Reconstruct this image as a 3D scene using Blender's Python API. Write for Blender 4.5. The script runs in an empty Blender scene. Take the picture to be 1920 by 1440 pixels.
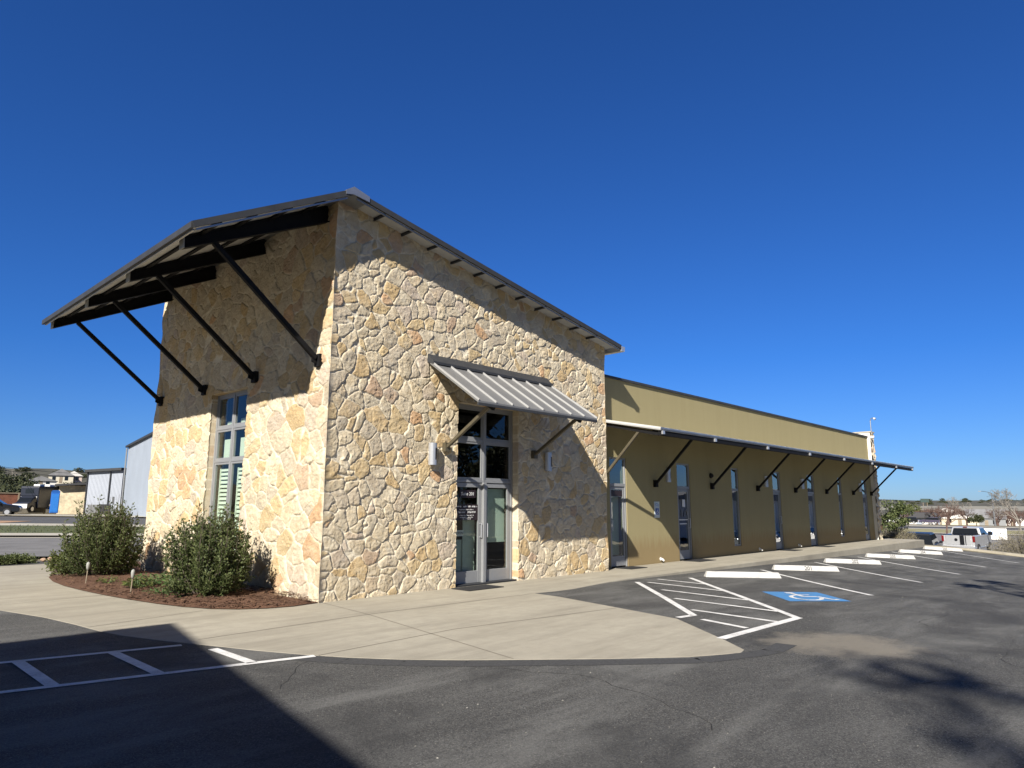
import bpy, bmesh, math, random
import numpy as np
from mathutils import Vector, Matrix
R=math.radians
sc=bpy.context.scene
COL=sc.collection
rng=random.Random(7)

# ------------------------------------------------------------------ ground shape
def interp(x,pts):
    if x<=pts[0][0]: return pts[0][1]
    for (a,b),(c,d) in zip(pts,pts[1:]):
        if x<=c: return b+(d-b)*(x-a)/(c-a)
    return pts[-1][1]
def lotz(x,y):
    return -0.004-max(0,min(x,34)-4.5)*.0115-.003*max(0,min(x,34)-6)*min(max(0,-1.47-y),6)
DROP=[(33,0),(34,.08),(36,-.1),(43,-1.32),(60,-1.42),(110,-1.5),(200,-2.5),(260,-4.3),(420,-5.5),(600,-4),(900,2)]
NORTH=[(12,0),(66,.58),(105,.7),(130,1.0),(240,7.2),(300,10.6),(420,13)]
def gz(x,y):
    z=lotz(x,y)+.004+interp(x,DROP)
    if y>12: z+=interp(y,NORTH)*max(0,min(1,1.2-x/110.))
    return z

# ------------------------------------------------------------------ objects
ORG={}
def tag(o,label=None,cat=None,group=None,kind=None):
    if label: o['label']=label
    if cat: o['category']=cat
    if group: o['group']=group
    if kind: o['kind']=kind
    return o
def thing(name,label,cat,loc=(0,0,0),rz=0,group=None):
    o=bpy.data.objects.new(name,None); COL.objects.link(o); o.empty_display_size=.2
    o.location=loc; o.rotation_euler=(0,0,rz); ORG[o.name]=Vector(loc)
    return tag(o,label,cat,group)
def kids(o): return [c for c in bpy.data.objects if c.parent==o]
def dup(root,loc,rz=None,label=None,scale=None):
    def cp(o,par):
        n=o.copy(); COL.objects.link(n); n.parent=par
        for c in kids(o): cp(c,n)
        return n
    r=cp(root,None); r.location=loc
    if rz is not None: r.rotation_euler=(0,0,rz)
    if scale is not None: r.scale=scale if not isinstance(scale,(int,float)) else (scale,)*3
    if label: r['label']=label
    return r
class MB:
    def __init__(s): s.v=[]; s.f=[]; s.m=[]; s.mi=0
    def add(s,vs,fs):
        b=len(s.v); s.v+=[tuple(v) for v in vs]; s.f+=[[b+i for i in f] for f in fs]; s.m+=[s.mi]*len(fs); return s
    def box(s,x0,x1,y0,y1,z0,z1):
        return s.add([(x0,y0,z0),(x1,y0,z0),(x1,y1,z0),(x0,y1,z0),(x0,y0,z1),(x1,y0,z1),(x1,y1,z1),(x0,y1,z1)],
          [(0,3,2,1),(4,5,6,7),(0,1,5,4),(1,2,6,5),(2,3,7,6),(3,0,4,7)])
    def hexa(s,b,t):
        return s.add(list(b)+list(t),[(3,2,1,0),(4,5,6,7),(0,1,5,4),(1,2,6,5),(2,3,7,6),(3,0,4,7)])
    def bar(s,p0,p1,w,h,up=(0,0,1)):
        p0=Vector(p0);p1=Vector(p1);d=(p1-p0).normalized();a=d.cross(Vector(up))
        if a.length<1e-4: a=d.cross(Vector((1,0,0)))
        a.normalize();b=a.cross(d);a=a*w/2;b=b*h/2
        return s.hexa([p0-a-b,p0+a-b,p0+a+b,p0-a+b],[p1-a-b,p1+a-b,p1+a+b,p1-a+b])
    def tube(s,pts,rad,n=8,cap=True):
        pts=[Vector(p) for p in pts]
        if isinstance(rad,(int,float)): rad=[rad]*len(pts)
        vs=[];fs=[];a=None
        for i,p in enumerate(pts):
            d=(pts[min(i+1,len(pts)-1)]-pts[max(i-1,0)]).normalized()
            if a is None: a=d.orthogonal().normalized()
            else:
                a=a-d*a.dot(d); a=a.normalized() if a.length>1e-5 else d.orthogonal().normalized()
            b=d.cross(a)
            for k in range(n):
                t=2*math.pi*k/n; vs.append(p+(a*math.cos(t)+b*math.sin(t))*rad[i])
        for i in range(len(pts)-1):
            for k in range(n): fs.append((i*n+k,i*n+(k+1)%n,(i+1)*n+(k+1)%n,(i+1)*n+k))
        if cap: fs.append(tuple(range(n-1,-1,-1))); fs.append(tuple((len(pts)-1)*n+k for k in range(n)))
        return s.add(vs,fs)
    def poly(s,pts,z0,z1=None):
        n=len(pts)
        if z1 is None: return s.add([(p[0],p[1],z0) for p in pts],[tuple(range(n))])
        return s.add([(p[0],p[1],z0) for p in pts]+[(p[0],p[1],z1) for p in pts],
          [tuple(range(n-1,-1,-1)),tuple(range(n,2*n))]+[(i,(i+1)%n,n+(i+1)%n,n+i) for i in range(n)])
    def prism(s,prof,axis,a,b):   # prof: 2-D outline; axis 'x': (y,z) outline pushed from a to b, 'y': (x,z)
        f=(lambda p,t:(t,p[0],p[1])) if axis=='x' else (lambda p,t:(p[0],t,p[1]))
        n=len(prof)
        return s.add([f(p,a) for p in prof]+[f(p,b) for p in prof],[tuple(range(n-1,-1,-1)),tuple(range(n,2*n))]+[(i,(i+1)%n,n+(i+1)%n,n+i) for i in range(n)])
    def build(s,name,mats,parent=None,local=False,bevel=0,smooth=False,seg=2):
        org=Vector((0,0,0))
        if parent is not None and not local: org=ORG.get(parent.name,Vector((0,0,0)))
        me=bpy.data.meshes.new(name); me.from_pydata([tuple(Vector(v)-org) for v in s.v],[],s.f)
        if not isinstance(mats,(list,tuple)): mats=[mats]
        for m in mats: me.materials.append(m)
        if len(mats)>1: me.polygons.foreach_set('material_index',s.m)
        bm=bmesh.new(); bm.from_mesh(me)
        bmesh.ops.recalc_face_normals(bm,faces=bm.faces)
        if bevel:
            es=[e for e in bm.edges if e.is_manifold and e.calc_face_angle(0)>.4]
            bmesh.ops.bevel(bm,geom=es,offset=bevel,segments=seg,affect='EDGES',profile=.5,clamp_overlap=True)
        bm.to_mesh(me); bm.free()
        if smooth: me.polygons.foreach_set('use_smooth',[True]*len(me.polygons))
        return link(name,me,parent,org)
def link(name,me,parent=None,org=None):
    o=bpy.data.objects.new(name,me); COL.objects.link(o)
    if parent is not None: o.parent=parent; ORG[o.name]=org if org is not None else ORG.get(parent.name,Vector())
    return o
def text_mesh(body,size,mtx,bold=.0):
    c=bpy.data.curves.new('t','FONT'); c.body=body; c.size=size; c.align_x='CENTER'; c.align_y='CENTER'; c.extrude=.001; c.resolution_u=3; c.offset=size*bold
    o=bpy.data.objects.new('t',c); COL.objects.link(o)
    me=bpy.data.meshes.new_from_object(o.evaluated_get(bpy.context.evaluated_depsgraph_get()))
    vs=[mtx@v.co for v in me.vertices]; fs=[tuple(p.vertices) for p in me.polygons]
    bpy.data.objects.remove(o); bpy.data.curves.remove(c); bpy.data.meshes.remove(me)
    return vs,fs

# ------------------------------------------------------------------ materials
def newmat(name):
    m=bpy.data.materials.new(name); m.use_nodes=True; nt=m.node_tree
    return m,nt,nt.nodes['Principled BSDF']
def nd(nt,t,ins=None,**kw):
    n=nt.nodes.new(t)
    for k,v in kw.items(): setattr(n,k,v)
    for k,v in (ins or {}).items():
        if hasattr(v,'is_linked') : nt.links.new(v,n.inputs[k])
        else: n.inputs[k].default_value=v
    return n
def c4(c): return (*c,1) if len(c)==3 else c
def noise(nt,co,scale,detail=6,rough=.6,dist=0):
    return nd(nt,'ShaderNodeTexNoise',{'Vector':co,'Scale':scale,'Detail':detail,'Roughness':rough,'Distortion':dist}).outputs['Fac']
def ramp(nt,f,stops):
    r=nd(nt,'ShaderNodeValToRGB',{'Fac':f}); e=r.color_ramp.elements
    while len(e)<len(stops): e.new(.5)
    for i,(p,c) in enumerate(stops): e[i].position=p; e[i].color=c4(c) if not isinstance(c,(int,float)) else (c,c,c,1)
    return r.outputs['Color']
def mixc(nt,f,a,b,mode='MIX'):
    n=nt.nodes.new('ShaderNodeMix'); n.data_type='RGBA'; n.blend_type=mode
    for sock,v in ((n.inputs[0],f),(n.inputs[6],a),(n.inputs[7],b)):
        if hasattr(v,'is_linked'): nt.links.new(v,sock)
        else: sock.default_value=v if isinstance(v,(int,float)) else c4(v)
    return n.outputs[2]
def mathn(nt,op,a,b=0):
    n=nt.nodes.new('ShaderNodeMath'); n.operation=op
    for i,v in enumerate((a,b)):
        if hasattr(v,'is_linked'): nt.links.new(v,n.inputs[i])
        else: n.inputs[i].default_value=v
    return n.outputs[0]
def bump(nt,b,h,strength,dist):
    n=nd(nt,'ShaderNodeBump',{'Height':h,'Strength':strength,'Distance':dist}); nt.links.new(n.outputs[0],b.inputs['Normal'])
def simple(name,col,rough=.6,metal=0,var=.12,scale=6,bmp=0,spec=None):
    m,nt,b=newmat(name)
    co=nd(nt,'ShaderNodeTexCoord').outputs['Object']
    n=noise(nt,co,scale)
    lo=tuple(c*(1-var) for c in col); hi=tuple(min(1,c*(1+var)) for c in col)
    nt.links.new(ramp(nt,n,[(.3,lo),(.7,hi)]),b.inputs['Base Color'])
    b.inputs['Roughness'].default_value=rough; b.inputs['Metallic'].default_value=metal
    if spec is not None: b.inputs['Specular IOR Level'].default_value=spec
    if bmp: bump(nt,b,noise(nt,co,scale*12),.4,bmp)
    return m
def mat_stone(name):
    m,nt,b=newmat(name); co=nd(nt,'ShaderNodeTexCoord').outputs['Object']
    a=nd(nt,'ShaderNodeAttribute',attribute_name='Col')
    n1=noise(nt,co,9,8,.7); n2=noise(nt,co,45,5,.7)
    c=mixc(nt,ramp(nt,n1,[(.42,0.),(.75,.55)]),a.outputs['Color'],(.66,.50,.27),'MULTIPLY')
    c=mixc(nt,ramp(nt,n2,[(.35,.0),(.7,.35)]),c,(.60,.55,.47))
    nt.links.new(c,b.inputs['Base Color']); b.inputs['Roughness'].default_value=.9; b.inputs['Specular IOR Level'].default_value=.2
    bump(nt,b,mathn(nt,'ADD',n2,mathn(nt,'MULTIPLY',noise(nt,co,130,3),.5)),.9,.022)
    return m
def mat_glass(name,tint=(.55,.66,.62),refl=1.0):
    m=bpy.data.materials.new(name); m.use_nodes=True; nt=m.node_tree; nt.nodes.clear()
    co=nd(nt,'ShaderNodeTexCoord').outputs['Object']
    bp=nd(nt,'ShaderNodeBump',{'Height':noise(nt,co,1.3,2),'Strength':.10,'Distance':.02})
    fr=nd(nt,'ShaderNodeFresnel',{'IOR':1.6}); 
    f=mathn(nt,'MULTIPLY',mathn(nt,'MULTIPLY',fr.outputs[0],refl),mathn(nt,'SUBTRACT',1.0,nd(nt,'ShaderNodeNewGeometry').outputs['Backfacing']))
    tr=nd(nt,'ShaderNodeBsdfTransparent',{'Color':c4(tint)})
    gl=nd(nt,'ShaderNodeBsdfGlossy',{'Color':(1,1,1,1),'Roughness':.01,'Normal':bp.outputs[0]})
    mx=nd(nt,'ShaderNodeMixShader',{0:f,1:tr.outputs[0],2:gl.outputs[0]})
    nt.links.new(mx.outputs[0],nd(nt,'ShaderNodeOutputMaterial').inputs[0]); return m
def mat_asphalt():
    m,nt,b=newmat('asphalt'); tc=nd(nt,'ShaderNodeTexCoord'); co=tc.outputs['Object']
    fine=noise(nt,co,75,4,.85); mid=noise(nt,co,24,6,.8); big=noise(nt,co,.55,6,.62,.6)
    mp=nd(nt,'ShaderNodeMapping',{'Vector':co,'Rotation':(0,0,R(-42)),'Scale':(.35,1.5,1)}).outputs[0]
    streak=noise(nt,mp,.9,7,.65,.4)
    base=ramp(nt,fine,[(.32,(.026,.026,.026)),(.47,(.056,.055,.053)),(.57,(.120,.118,.110)),(.68,(.36,.35,.32))])
    base=mixc(nt,ramp(nt,mid,[(.42,0.),(.66,.55)]),base,(.15,.146,.134))
    dust=ramp(nt,mathn(nt,'ADD',streak,mathn(nt,'MULTIPLY',mathn(nt,'SUBTRACT',noise(nt,co,34,5,.85),.5),.5)),[(.46,0.),(.60,.42),(.78,.75)])
    base=mixc(nt,dust,base,(.205,.203,.190))
    base=mixc(nt,ramp(nt,big,[(.36,.6),(.52,0.)]),base,(.038,.038,.038))
    # silt washed into the low spot beside the ramp
    sx=nd(nt,'ShaderNodeSeparateXYZ',{0:nd(nt,'ShaderNodeMapping',{'Vector':co,'Location':(0,0,0)}).outputs[0]})
    u=mathn(nt,'SUBTRACT',sx.outputs[0],2.42); v=mathn(nt,'ADD',sx.outputs[1],7.5)
    a=mathn(nt,'ADD',mathn(nt,'MULTIPLY',u,.53),mathn(nt,'MULTIPLY',v,-.85)); c=mathn(nt,'ADD',mathn(nt,'MULTIPLY',u,.85),mathn(nt,'MULTIPLY',v,.53))
    d=mathn(nt,'ADD',mathn(nt,'POWER',mathn(nt,'DIVIDE',a,.98),2),mathn(nt,'POWER',mathn(nt,'DIVIDE',c,.9),2))
    d=mathn(nt,'ADD',d,mathn(nt,'MULTIPLY',mathn(nt,'SUBTRACT',noise(nt,co,2.2,8,.78),.5),2.6))
    base=mixc(nt,ramp(nt,d,[(.2,.8),(1.15,0.)]),base,(.245,.22,.178))
    nt.links.new(base,b.inputs['Base Color']); b.inputs['Roughness'].default_value=.88; b.inputs['Specular IOR Level'].default_value=.25
    bump(nt,b,mathn(nt,'ADD',fine,mathn(nt,'MULTIPLY',mid,1.2)),.9,.012)
    return m
def mat_concrete(name,c1,c2,stain=(.30,.26,.20)):
    m,nt,b=newmat(name); co=nd(nt,'ShaderNodeTexCoord').outputs['Object']
    big=noise(nt,co,.6,7,.62,.5); fine=noise(nt,co,90,4,.7); mid=noise(nt,co,5,7,.7)
    mp=nd(nt,'ShaderNodeMapping',{'Vector':co,'Rotation':(0,0,R(-47)),'Scale':(.4,2.2,1)}).outputs[0]
    c=mixc(nt,ramp(nt,big,[(.35,0.),(.65,1.)]),c1,c2)
    c=mixc(nt,ramp(nt,noise(nt,mp,1.1,8,.7),[(.46,0.),(.70,.8)]),c,stain)
    c=mixc(nt,ramp(nt,mid,[(.4,.0),(.72,.5)]),c,tuple(x*.68 for x in c1))
    c=mixc(nt,ramp(nt,fine,[(.35,.22),(.6,0.)]),c,(.12,.11,.09))
    nt.links.new(c,b.inputs['Base Color']); b.inputs['Roughness'].default_value=.9; b.inputs['Specular IOR Level'].default_value=.2
    bump(nt,b,fine,.5,.004); return m
def mat_stucco():
    m,nt,b=newmat('olive_stucco'); co=nd(nt,'ShaderNodeTexCoord').outputs['Object']
    sx=nd(nt,'ShaderNodeSeparateXYZ',{0:co})
    mp=nd(nt,'ShaderNodeMapping',{'Vector':co,'Scale':(3.5,1,.35)}).outputs[0]
    c=mixc(nt,ramp(nt,noise(nt,mp,1.2,6,.65),[(.4,0.),(.7,.5)]),(.345,.297,.163),(.305,.26,.137))
    c=mixc(nt,ramp(nt,noise(nt,co,60,4),[(.35,.25),(.65,0.)]),c,(.24,.20,.10))
    # splash stain along the foot of the wall
    low=ramp(nt,mathn(nt,'ADD',sx.outputs[2],mathn(nt,'MULTIPLY',noise(nt,mp,3,5),-.9)),[(-.0,.55),(.35,0.)])
    c=mixc(nt,low,c,(.25,.165,.08))
    nt.links.new(c,b.inputs['Base Color']); b.inputs['Roughness'].default_value=.92; b.inputs['Specular IOR Level'].default_value=.15
    bump(nt,b,noise(nt,co,70,4,.7),.6,.008); return m
def mat_leaf(name,a,b_,trans=.25):
    m,nt,b=newmat(name)
    r=nd(nt,'ShaderNodeNewGeometry').outputs['Random Per Island']; co=nd(nt,'ShaderNodeTexCoord').outputs['Object']
    f=mathn(nt,'ADD',mathn(nt,'MULTIPLY',r,.6),mathn(nt,'MULTIPLY',noise(nt,co,1.6,3),.5))
    c=ramp(nt,f,[(.2,a),(.8,b_)])
    nt.links.new(c,b.inputs['Base Color']); b.inputs['Roughness'].default_value=.55; b.inputs['Specular IOR Level'].default_value=.35
    if trans:
        t=nd(nt,'ShaderNodeBsdfTranslucent',{'Color':c}); mx=nd(nt,'ShaderNodeMixShader',{0:trans,1:b.outputs[0],2:t.outputs[0]})
        nt.links.new(mx.outputs[0],nt.nodes['Material Output'].inputs[0])
    return m
def mat_ground():
    m,nt,b=newmat('dry_ground'); co=nd(nt,'ShaderNodeTexCoord').outputs['Object']
    c=ramp(nt,noise(nt,co,.06,8,.7),[(.3,(.10,.085,.05)),(.5,(.16,.135,.085)),(.7,(.11,.105,.055))])
    c=mixc(nt,ramp(nt,noise(nt,co,1.2,8,.75),[(.4,0.),(.7,.6)]),c,(.22,.19,.13))
    nt.links.new(c,b.inputs['Base Color']); b.inputs['Roughness'].default_value=.95; bump(nt,b,noise(nt,co,6,6),.6,.1); return m
def mat_mulch():
    m,nt,b=newmat('mulch'); co=nd(nt,'ShaderNodeTexCoord').outputs['Object']
    r=nd(nt,'ShaderNodeNewGeometry').outputs['Random Per Island']
    c=ramp(nt,mathn(nt,'ADD',mathn(nt,'MULTIPLY',noise(nt,co,38,5,.8),.75),mathn(nt,'MULTIPLY',r,.3)),[(.3,(.045,.021,.012)),(.5,(.115,.055,.030)),(.75,(.21,.125,.07))])
    nt.links.new(c,b.inputs['Base Color']); b.inputs['Roughness'].default_value=.95; bump(nt,b,noise(nt,co,45,4),1,.03); return m
def mat_paint(name,col,worn=.5):
    m,nt,b=newmat(name); co=nd(nt,'ShaderNodeTexCoord').outputs['Object']
    f=mathn(nt,'ADD',mathn(nt,'MULTIPLY',noise(nt,co,4,7,.7),.6),mathn(nt,'MULTIPLY',noise(nt,co,120,3,.8),.45))
    c=mixc(nt,ramp(nt,f,[(.50,0.),(.66,worn)]),col,(.09,.088,.083))
    nt.links.new(c,b.inputs['Base Color']); b.inputs['Roughness'].default_value=.75; bump(nt,b,noise(nt,co,150,3),.4,.004); return m

M={}
M['stone']=mat_stone('limestone'); M['asphalt']=mat_asphalt()
M['conc']=mat_concrete('concrete',(.425,.392,.315),(.36,.328,.262),(.255,.232,.185)); M['conc_far']=mat_concrete('pale_concrete',(.55,.52,.45),(.45,.42,.35))
M['joint']=simple('joint_filler',(.19,.165,.13),.95); M['stucco']=mat_stucco(); M['mulch']=mat_mulch(); M['ground']=mat_ground()
M['black']=simple('black_steel',(.010,.010,.011),.7,0,.2,8,spec=.15); M['fascia']=simple('dark_steel',(.040,.042,.046),.6,0,.15,5,spec=.3)
M['galv']=simple('galvanized_steel',(.36,.37,.38),.42,.75,.12,3); M['deck']=simple('roof_deck',(.50,.50,.48),.6,.1,.12,2)
M['awning']=simple('awning_sheet',(.185,.185,.182),.5,.15,.06,2.5); M['seam']=simple('seam_metal',(.38,.38,.375),.45,.1,.05,2.5); M['alu']=simple('grey_aluminium',(.27,.275,.28),.45,.2,.06,3)
M['bronze']=simple('olive_bracket',(.10,.085,.055),.5,.2,.15,6)
M['glass']=mat_glass('glass',(.90,.94,.92)); M['glass_dark']=mat_glass('dark_glass',(.5,.53,.53)); M['glass_wing']=mat_glass('mirror_glass',(.80,.86,.83),2.3)
M['shade']=simple('roller_shade',(.40,.46,.40),.9,0,.06,3); M['shutter']=simple('shutter_paint',(.60,.64,.54),.6,0,.04)
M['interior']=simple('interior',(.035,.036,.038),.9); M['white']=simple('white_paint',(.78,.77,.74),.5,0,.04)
M['line']=mat_paint('line_paint',(.74,.73,.70),.55); M['blue_paint']=mat_paint('blue_paint',(.065,.23,.49),.45); M['stop']=mat_paint('stop_paint',(.55,.54,.52),.35)
M['stencil']=simple('stencil',(.07,.07,.07),.8,0,.3,20); M['rubber']=simple('rubber',(.018,.018,.019),.85,0,.2,30,.003)
M['lamp']=simple('lamp_metal',(.55,.56,.58),.35,.6,.05); M['sign']=simple('sign_plate',(.55,.60,.60),.5,0,.06); M['sign_blue']=simple('sign_blue',(.02,.09,.36),.5,0,.05)
M['plaque']=simple('plaque',(.022,.012,.013),.5); M['lettering']=simple('white_letters',(.75,.75,.73),.6,0,.03)
M['leaf']=mat_leaf('juniper_leaf',(.036,.058,.020),(.15,.175,.065)); M['leaf_yellow']=mat_leaf('yellow_leaf',(.06,.08,.02),(.15,.17,.05)); M['leaf_ground']=mat_leaf('groundcover_leaf',(.03,.07,.02),(.12,.19,.06))
M['oak']=mat_leaf('oak_leaf',(.022,.030,.014),(.075,.085,.038),.1); M['dry_leaf']=mat_leaf('dry_leaf',(.12,.105,.065),(.27,.24,.15),.2)
M['bark']=simple('bark',(.12,.095,.075),.9,0,.3,14,.01); M['twig']=simple('pale_twig',(.21,.19,.165),.9,0,.25,4); M['twig_brown']=simple('brown_twig',(.12,.075,.06),.9,0,.3,3)
M['metal_white']=simple('white_sheet_metal',(.37,.40,.46),.6,.0,.05,.4); M['metal_grey']=simple('grey_sheet_metal',(.33,.37,.43),.6,.0,.06,.4)
M['roof_dark']=simple('dark_roof',(.05,.05,.055),.6,.1); M['roof_grey']=simple('grey_shingle',(.22,.22,.225),.85,0,.15,.8)
M['wood']=simple('fence_wood',(.15,.055,.032),.85,0,.35,1.2); M['wood_grey']=simple('weathered_wood',(.27,.22,.16),.9,0,.2,2)
M['paint_black']=simple('black_car_paint',(.012,.013,.016),.2,0,.1); M['paint_silver']=simple('silver_car_paint',(.55,.56,.57),.28,.45,.04); M['paint_navy']=simple('navy_paint',(.018,.022,.036),.35,0,.1)
M['paint_white']=simple('white_car_paint',(.80,.80,.79),.25,0,.03); M['paint_grey']=simple('grey_car_paint',(.16,.18,.2),.25,.3,.05); M['tail']=simple('tail_lamp',(.16,.010,.010),.25,0,.1)
M['blue_plastic']=simple('blue_plastic',(.02,.13,.48),.45,0,.08); M['banner_blue']=simple('banner_blue',(.08,.24,.55),.6); M['grass']=simple('grass',(.075,.088,.032),.95,0,.5,3); M['dry_grass']=simple('dry_grass',(.26,.24,.12),.95,0,.3,1.5)
M['dirt']=simple('orange_dirt',(.36,.22,.13),.95,0,.2,.7); M['road']=simple('old_road',(.16,.155,.15),.92,0,.2,.9,.01); M['road_dark']=simple('dark_road',(.07,.07,.073),.92,0,.2,.5)
M['house_white']=simple('house_white',(.72,.70,.66),.8,0,.05); M['house_tan']=simple('house_tan',(.42,.35,.26),.8,0,.1); M['green_sign']=simple('sign_back',(.03,.06,.055),.6)
M['hill']=simple('scrub_hill',(.075,.072,.052),.95,0,.45,.03); M['bridge']=simple('bridge_concrete',(.17,.168,.16),.9,0,.1,.05); M['rock']=simple('rock',(.38,.26,.18),.9,0,.3,5,.02)
M['pipe']=simple('wire',(.02,.02,.022),.7)

# ------------------------------------------------------------------ rubble masonry
def vnoise(u,v,seed):
    r=np.random.RandomState(seed); g=r.rand(256,256).astype(np.float32)
    iu=np.floor(u).astype(int); iv=np.floor(v).astype(int); fu=u-iu; fv=v-iv
    fu=fu*fu*(3-2*fu); fv=fv*fv*(3-2*fv)
    a=g[iu%256,iv%256]; b=g[(iu+1)%256,iv%256]; c=g[iu%256,(iv+1)%256]; d=g[(iu+1)%256,(iv+1)%256]
    return (a*(1-fu)+b*fu)*(1-fv)+(c*(1-fu)+d*fu)*fv
def fbm(u,v,s,seed,o=4):
    t=0;a=.5
    for i in range(o): t=t+a*(vnoise(u*s+i*17.3,v*s+i*9.1,seed+i)-.5); s*=2.03; a*=.52
    return t
PAL=[((.66,.565,.40),28),((.60,.52,.385),18),((.70,.62,.47),20),((.53,.46,.36),9),((.62,.455,.22),18),((.57,.39,.165),9),((.60,.33,.15),3),((.50,.33,.22),2),((.54,.45,.37),6)]
def stone_sheet(name,parent,us,vs,place,seed,cell,asp,keep,joint,edge,relief,openings=(),flip=False,corner=None,pal_shift=1.0,vertical=False):
    r=np.random.RandomState(seed)
    us=np.asarray(us,np.float32); vs=np.asarray(vs,np.float32); U,V=np.meshgrid(us,vs,indexing='ij'); u=U.ravel(); v=V.ravel()
    u0,u1,v0,v1=us.min()-1,us.max()+1,vs.min()-1,vs.max()+1
    cu,cv=(cell,cell*asp)
    S=[]; row=0; y=v0
    while y<v1:
        x=u0+(row%2)*cu*.5
        while x<u1:
            if r.rand()>.16: S.append((x+r.uniform(-.40,.40)*cu,y+r.uniform(-.42,.42)*cv))
            if r.rand()<.26: S.append((x+r.uniform(-.5,.5)*cu,y+r.uniform(-.5,.5)*cv))
            x+=cu
        y+=cv; row+=1
    S=np.array(S,np.float32); n=len(S)
    th=r.uniform(-.9,.9,n); el=r.uniform(.78,1.28,n); wt=r.uniform(-.13,.13,n)*cell
    if vertical: el=1/el**.5*.88
    ca,sa=np.cos(th),np.sin(th)
    A=np.stack([ca*el,sa*el,-sa/el,ca/el],1).astype(np.float32)
    wu=u+fbm(u,v,3.1,seed+50,3)*.17; wv=v+fbm(u,v,3.1,seed+60,3)*.17
    wu+=fbm(u,v,14,seed+70,2)*.03; wv+=fbm(u,v,14,seed+80,2)*.03
    F1=np.full(u.shape,9.,np.float32); F2=F1.copy(); ID=np.zeros(u.shape,np.int32)
    B=.6; bi=np.floor(wu/B).astype(int); bj=np.floor(wv/B).astype(int); key=bi*1000+bj
    order=np.argsort(key,kind='stable'); ks=key[order]; cuts=np.flatnonzero(np.diff(ks))+1
    for idx in np.split(order,cuts):
        k0,k1=bi[idx[0]]*B,bj[idx[0]]*B
        near=np.flatnonzero((S[:,0]>k0-1.0)&(S[:,0]<k0+B+1.0)&(S[:,1]>k1-1.0)&(S[:,1]<k1+B+1.0))
        dx=wu[idx][:,None]-S[near,0]; dy=wv[idx][:,None]-S[near,1]; a=A[near]
        D=np.sqrt((a[:,0]*dx+a[:,1]*dy)**2+(a[:,2]*dx+a[:,3]*dy)**2)-wt[near]
        p2=np.argpartition(D,1,axis=1)[:,:2]; d2=np.take_along_axis(D,p2,1); sw=d2[:,0]>d2[:,1]
        F1[idx]=d2.min(1); F2[idx]=d2.max(1); ID[idx]=near[np.where(sw,p2[:,1],p2[:,0])]
    b=(F2-F1)*.5
    j=joint*(.7+1.1*vnoise(u*2.2,v*2.2,seed+3))
    e=np.clip((b-j)/edge,0,1); prof=1-(1-e)**2.6
    px=wu-S[ID,0]; py=wv-S[ID,1]
    face=np.full(u.shape,1.,np.float32)
    for k in range(4):
        ang=r.uniform(0,6.283,n); mag=r.uniform(.05,.42,n)*relief; off=r.uniform(.002,.022,n)
        face=np.minimum(face,off[ID]+(np.cos(ang)*mag)[ID]*px+(np.sin(ang)*mag)[ID]*py)
    face=np.clip(face,-.03,.035)
    base=r.uniform(.030,.056,n)[ID]*relief
    rough=fbm(u,v,9,seed+5,5)*.062*relief+np.abs(fbm(u,v,15,seed+9,5))*.085*relief
    h=prof*np.maximum(base+face*relief+rough,.008)+fbm(u,v,30,seed+12,3)*.006+.006
    w=np.array([x for _,x in PAL],float); pick=r.choice(len(PAL),n,p=w/w.sum())
    pal=np.array([c for c,_ in PAL],np.float32)*.80+np.array([.72,.61,.41],np.float32)*.19
    jit=r.uniform(.88,1.10,(n,1)); c=(pal[pick]*jit)[ID]
    blot=np.clip(fbm(u+ID*.37,v-ID*.21,5,seed+20,4)*2.2+.15,0,1)[:,None]
    alt=pal[r.choice(len(PAL),n,p=w/w.sum())][ID]; c=c*(1-blot*.55)+alt*blot*.55
    mort=np.array([.80,.73,.58],np.float32); mm=np.clip((b-j*1.0)/.008,0,1)[:,None]; c=mort*(1-mm)+c*mm
    t=np.ones_like(u); P=place(u,v,h)
    if corner:
        for (uc,fn) in corner:
            t=np.clip(np.abs(u-uc)/.05,0,1)[:,None]; P=fn(v)*(1-t)+P*t
    nu,nv=len(us),len(vs)
    idx=np.arange(nu*nv).reshape(nu,nv)
    q=np.stack([idx[:-1,:-1],idx[1:,:-1],idx[1:,1:],idx[:-1,1:]],-1)
    uc=(us[:-1]+us[1:])/2; vc=(vs[:-1]+vs[1:])/2; UC,VC=np.meshgrid(uc,vc,indexing='ij')
    K=keep(UC,VC)
    for (a0,a1,b0,b1) in openings: K&=~((UC>a0)&(UC<a1)&(VC>b0)&(VC<b1))
    faces=q[K]
    if flip: faces=faces[:,::-1]
    verts=[P]; cols=[c]; extra=[]
    nb=len(u)
    # returns of the openings
    for (a0,a1,b0,b1) in openings:
        ia=np.argmin(abs(us-a0)); ib=np.argmin(abs(us-a1)); ja=np.argmin(abs(vs-b0)); jb=np.argmin(abs(vs-b1))
        for loop in ([idx[ia,k] for k in range(ja,jb+1)],[idx[ib,k] for k in range(ja,jb+1)],[idx[k,jb] for k in range(ia,ib+1)],[idx[k,ja] for k in range(ia,ib+1)]):
            loop=np.array(loop); prev=loop
            for dep in (-.02,-.34):
                bp=place(u[loop],v[loop],np.full(len(loop),dep)+h[loop]*(.4 if dep>-.1 else 0)); verts.append(bp); cols.append(c[loop])
                ni=nb+np.arange(len(loop)); nb+=len(loop)
                extra.append(np.stack([prev[:-1],prev[1:],ni[1:],ni[:-1]],1)); prev=ni
    V3=np.concatenate(verts).astype(np.float32); C=np.concatenate(cols); F=np.concatenate([faces]+extra).astype(np.int32)
    V3=V3-np.array(ORG.get(parent.name,Vector()),np.float32)
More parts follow.
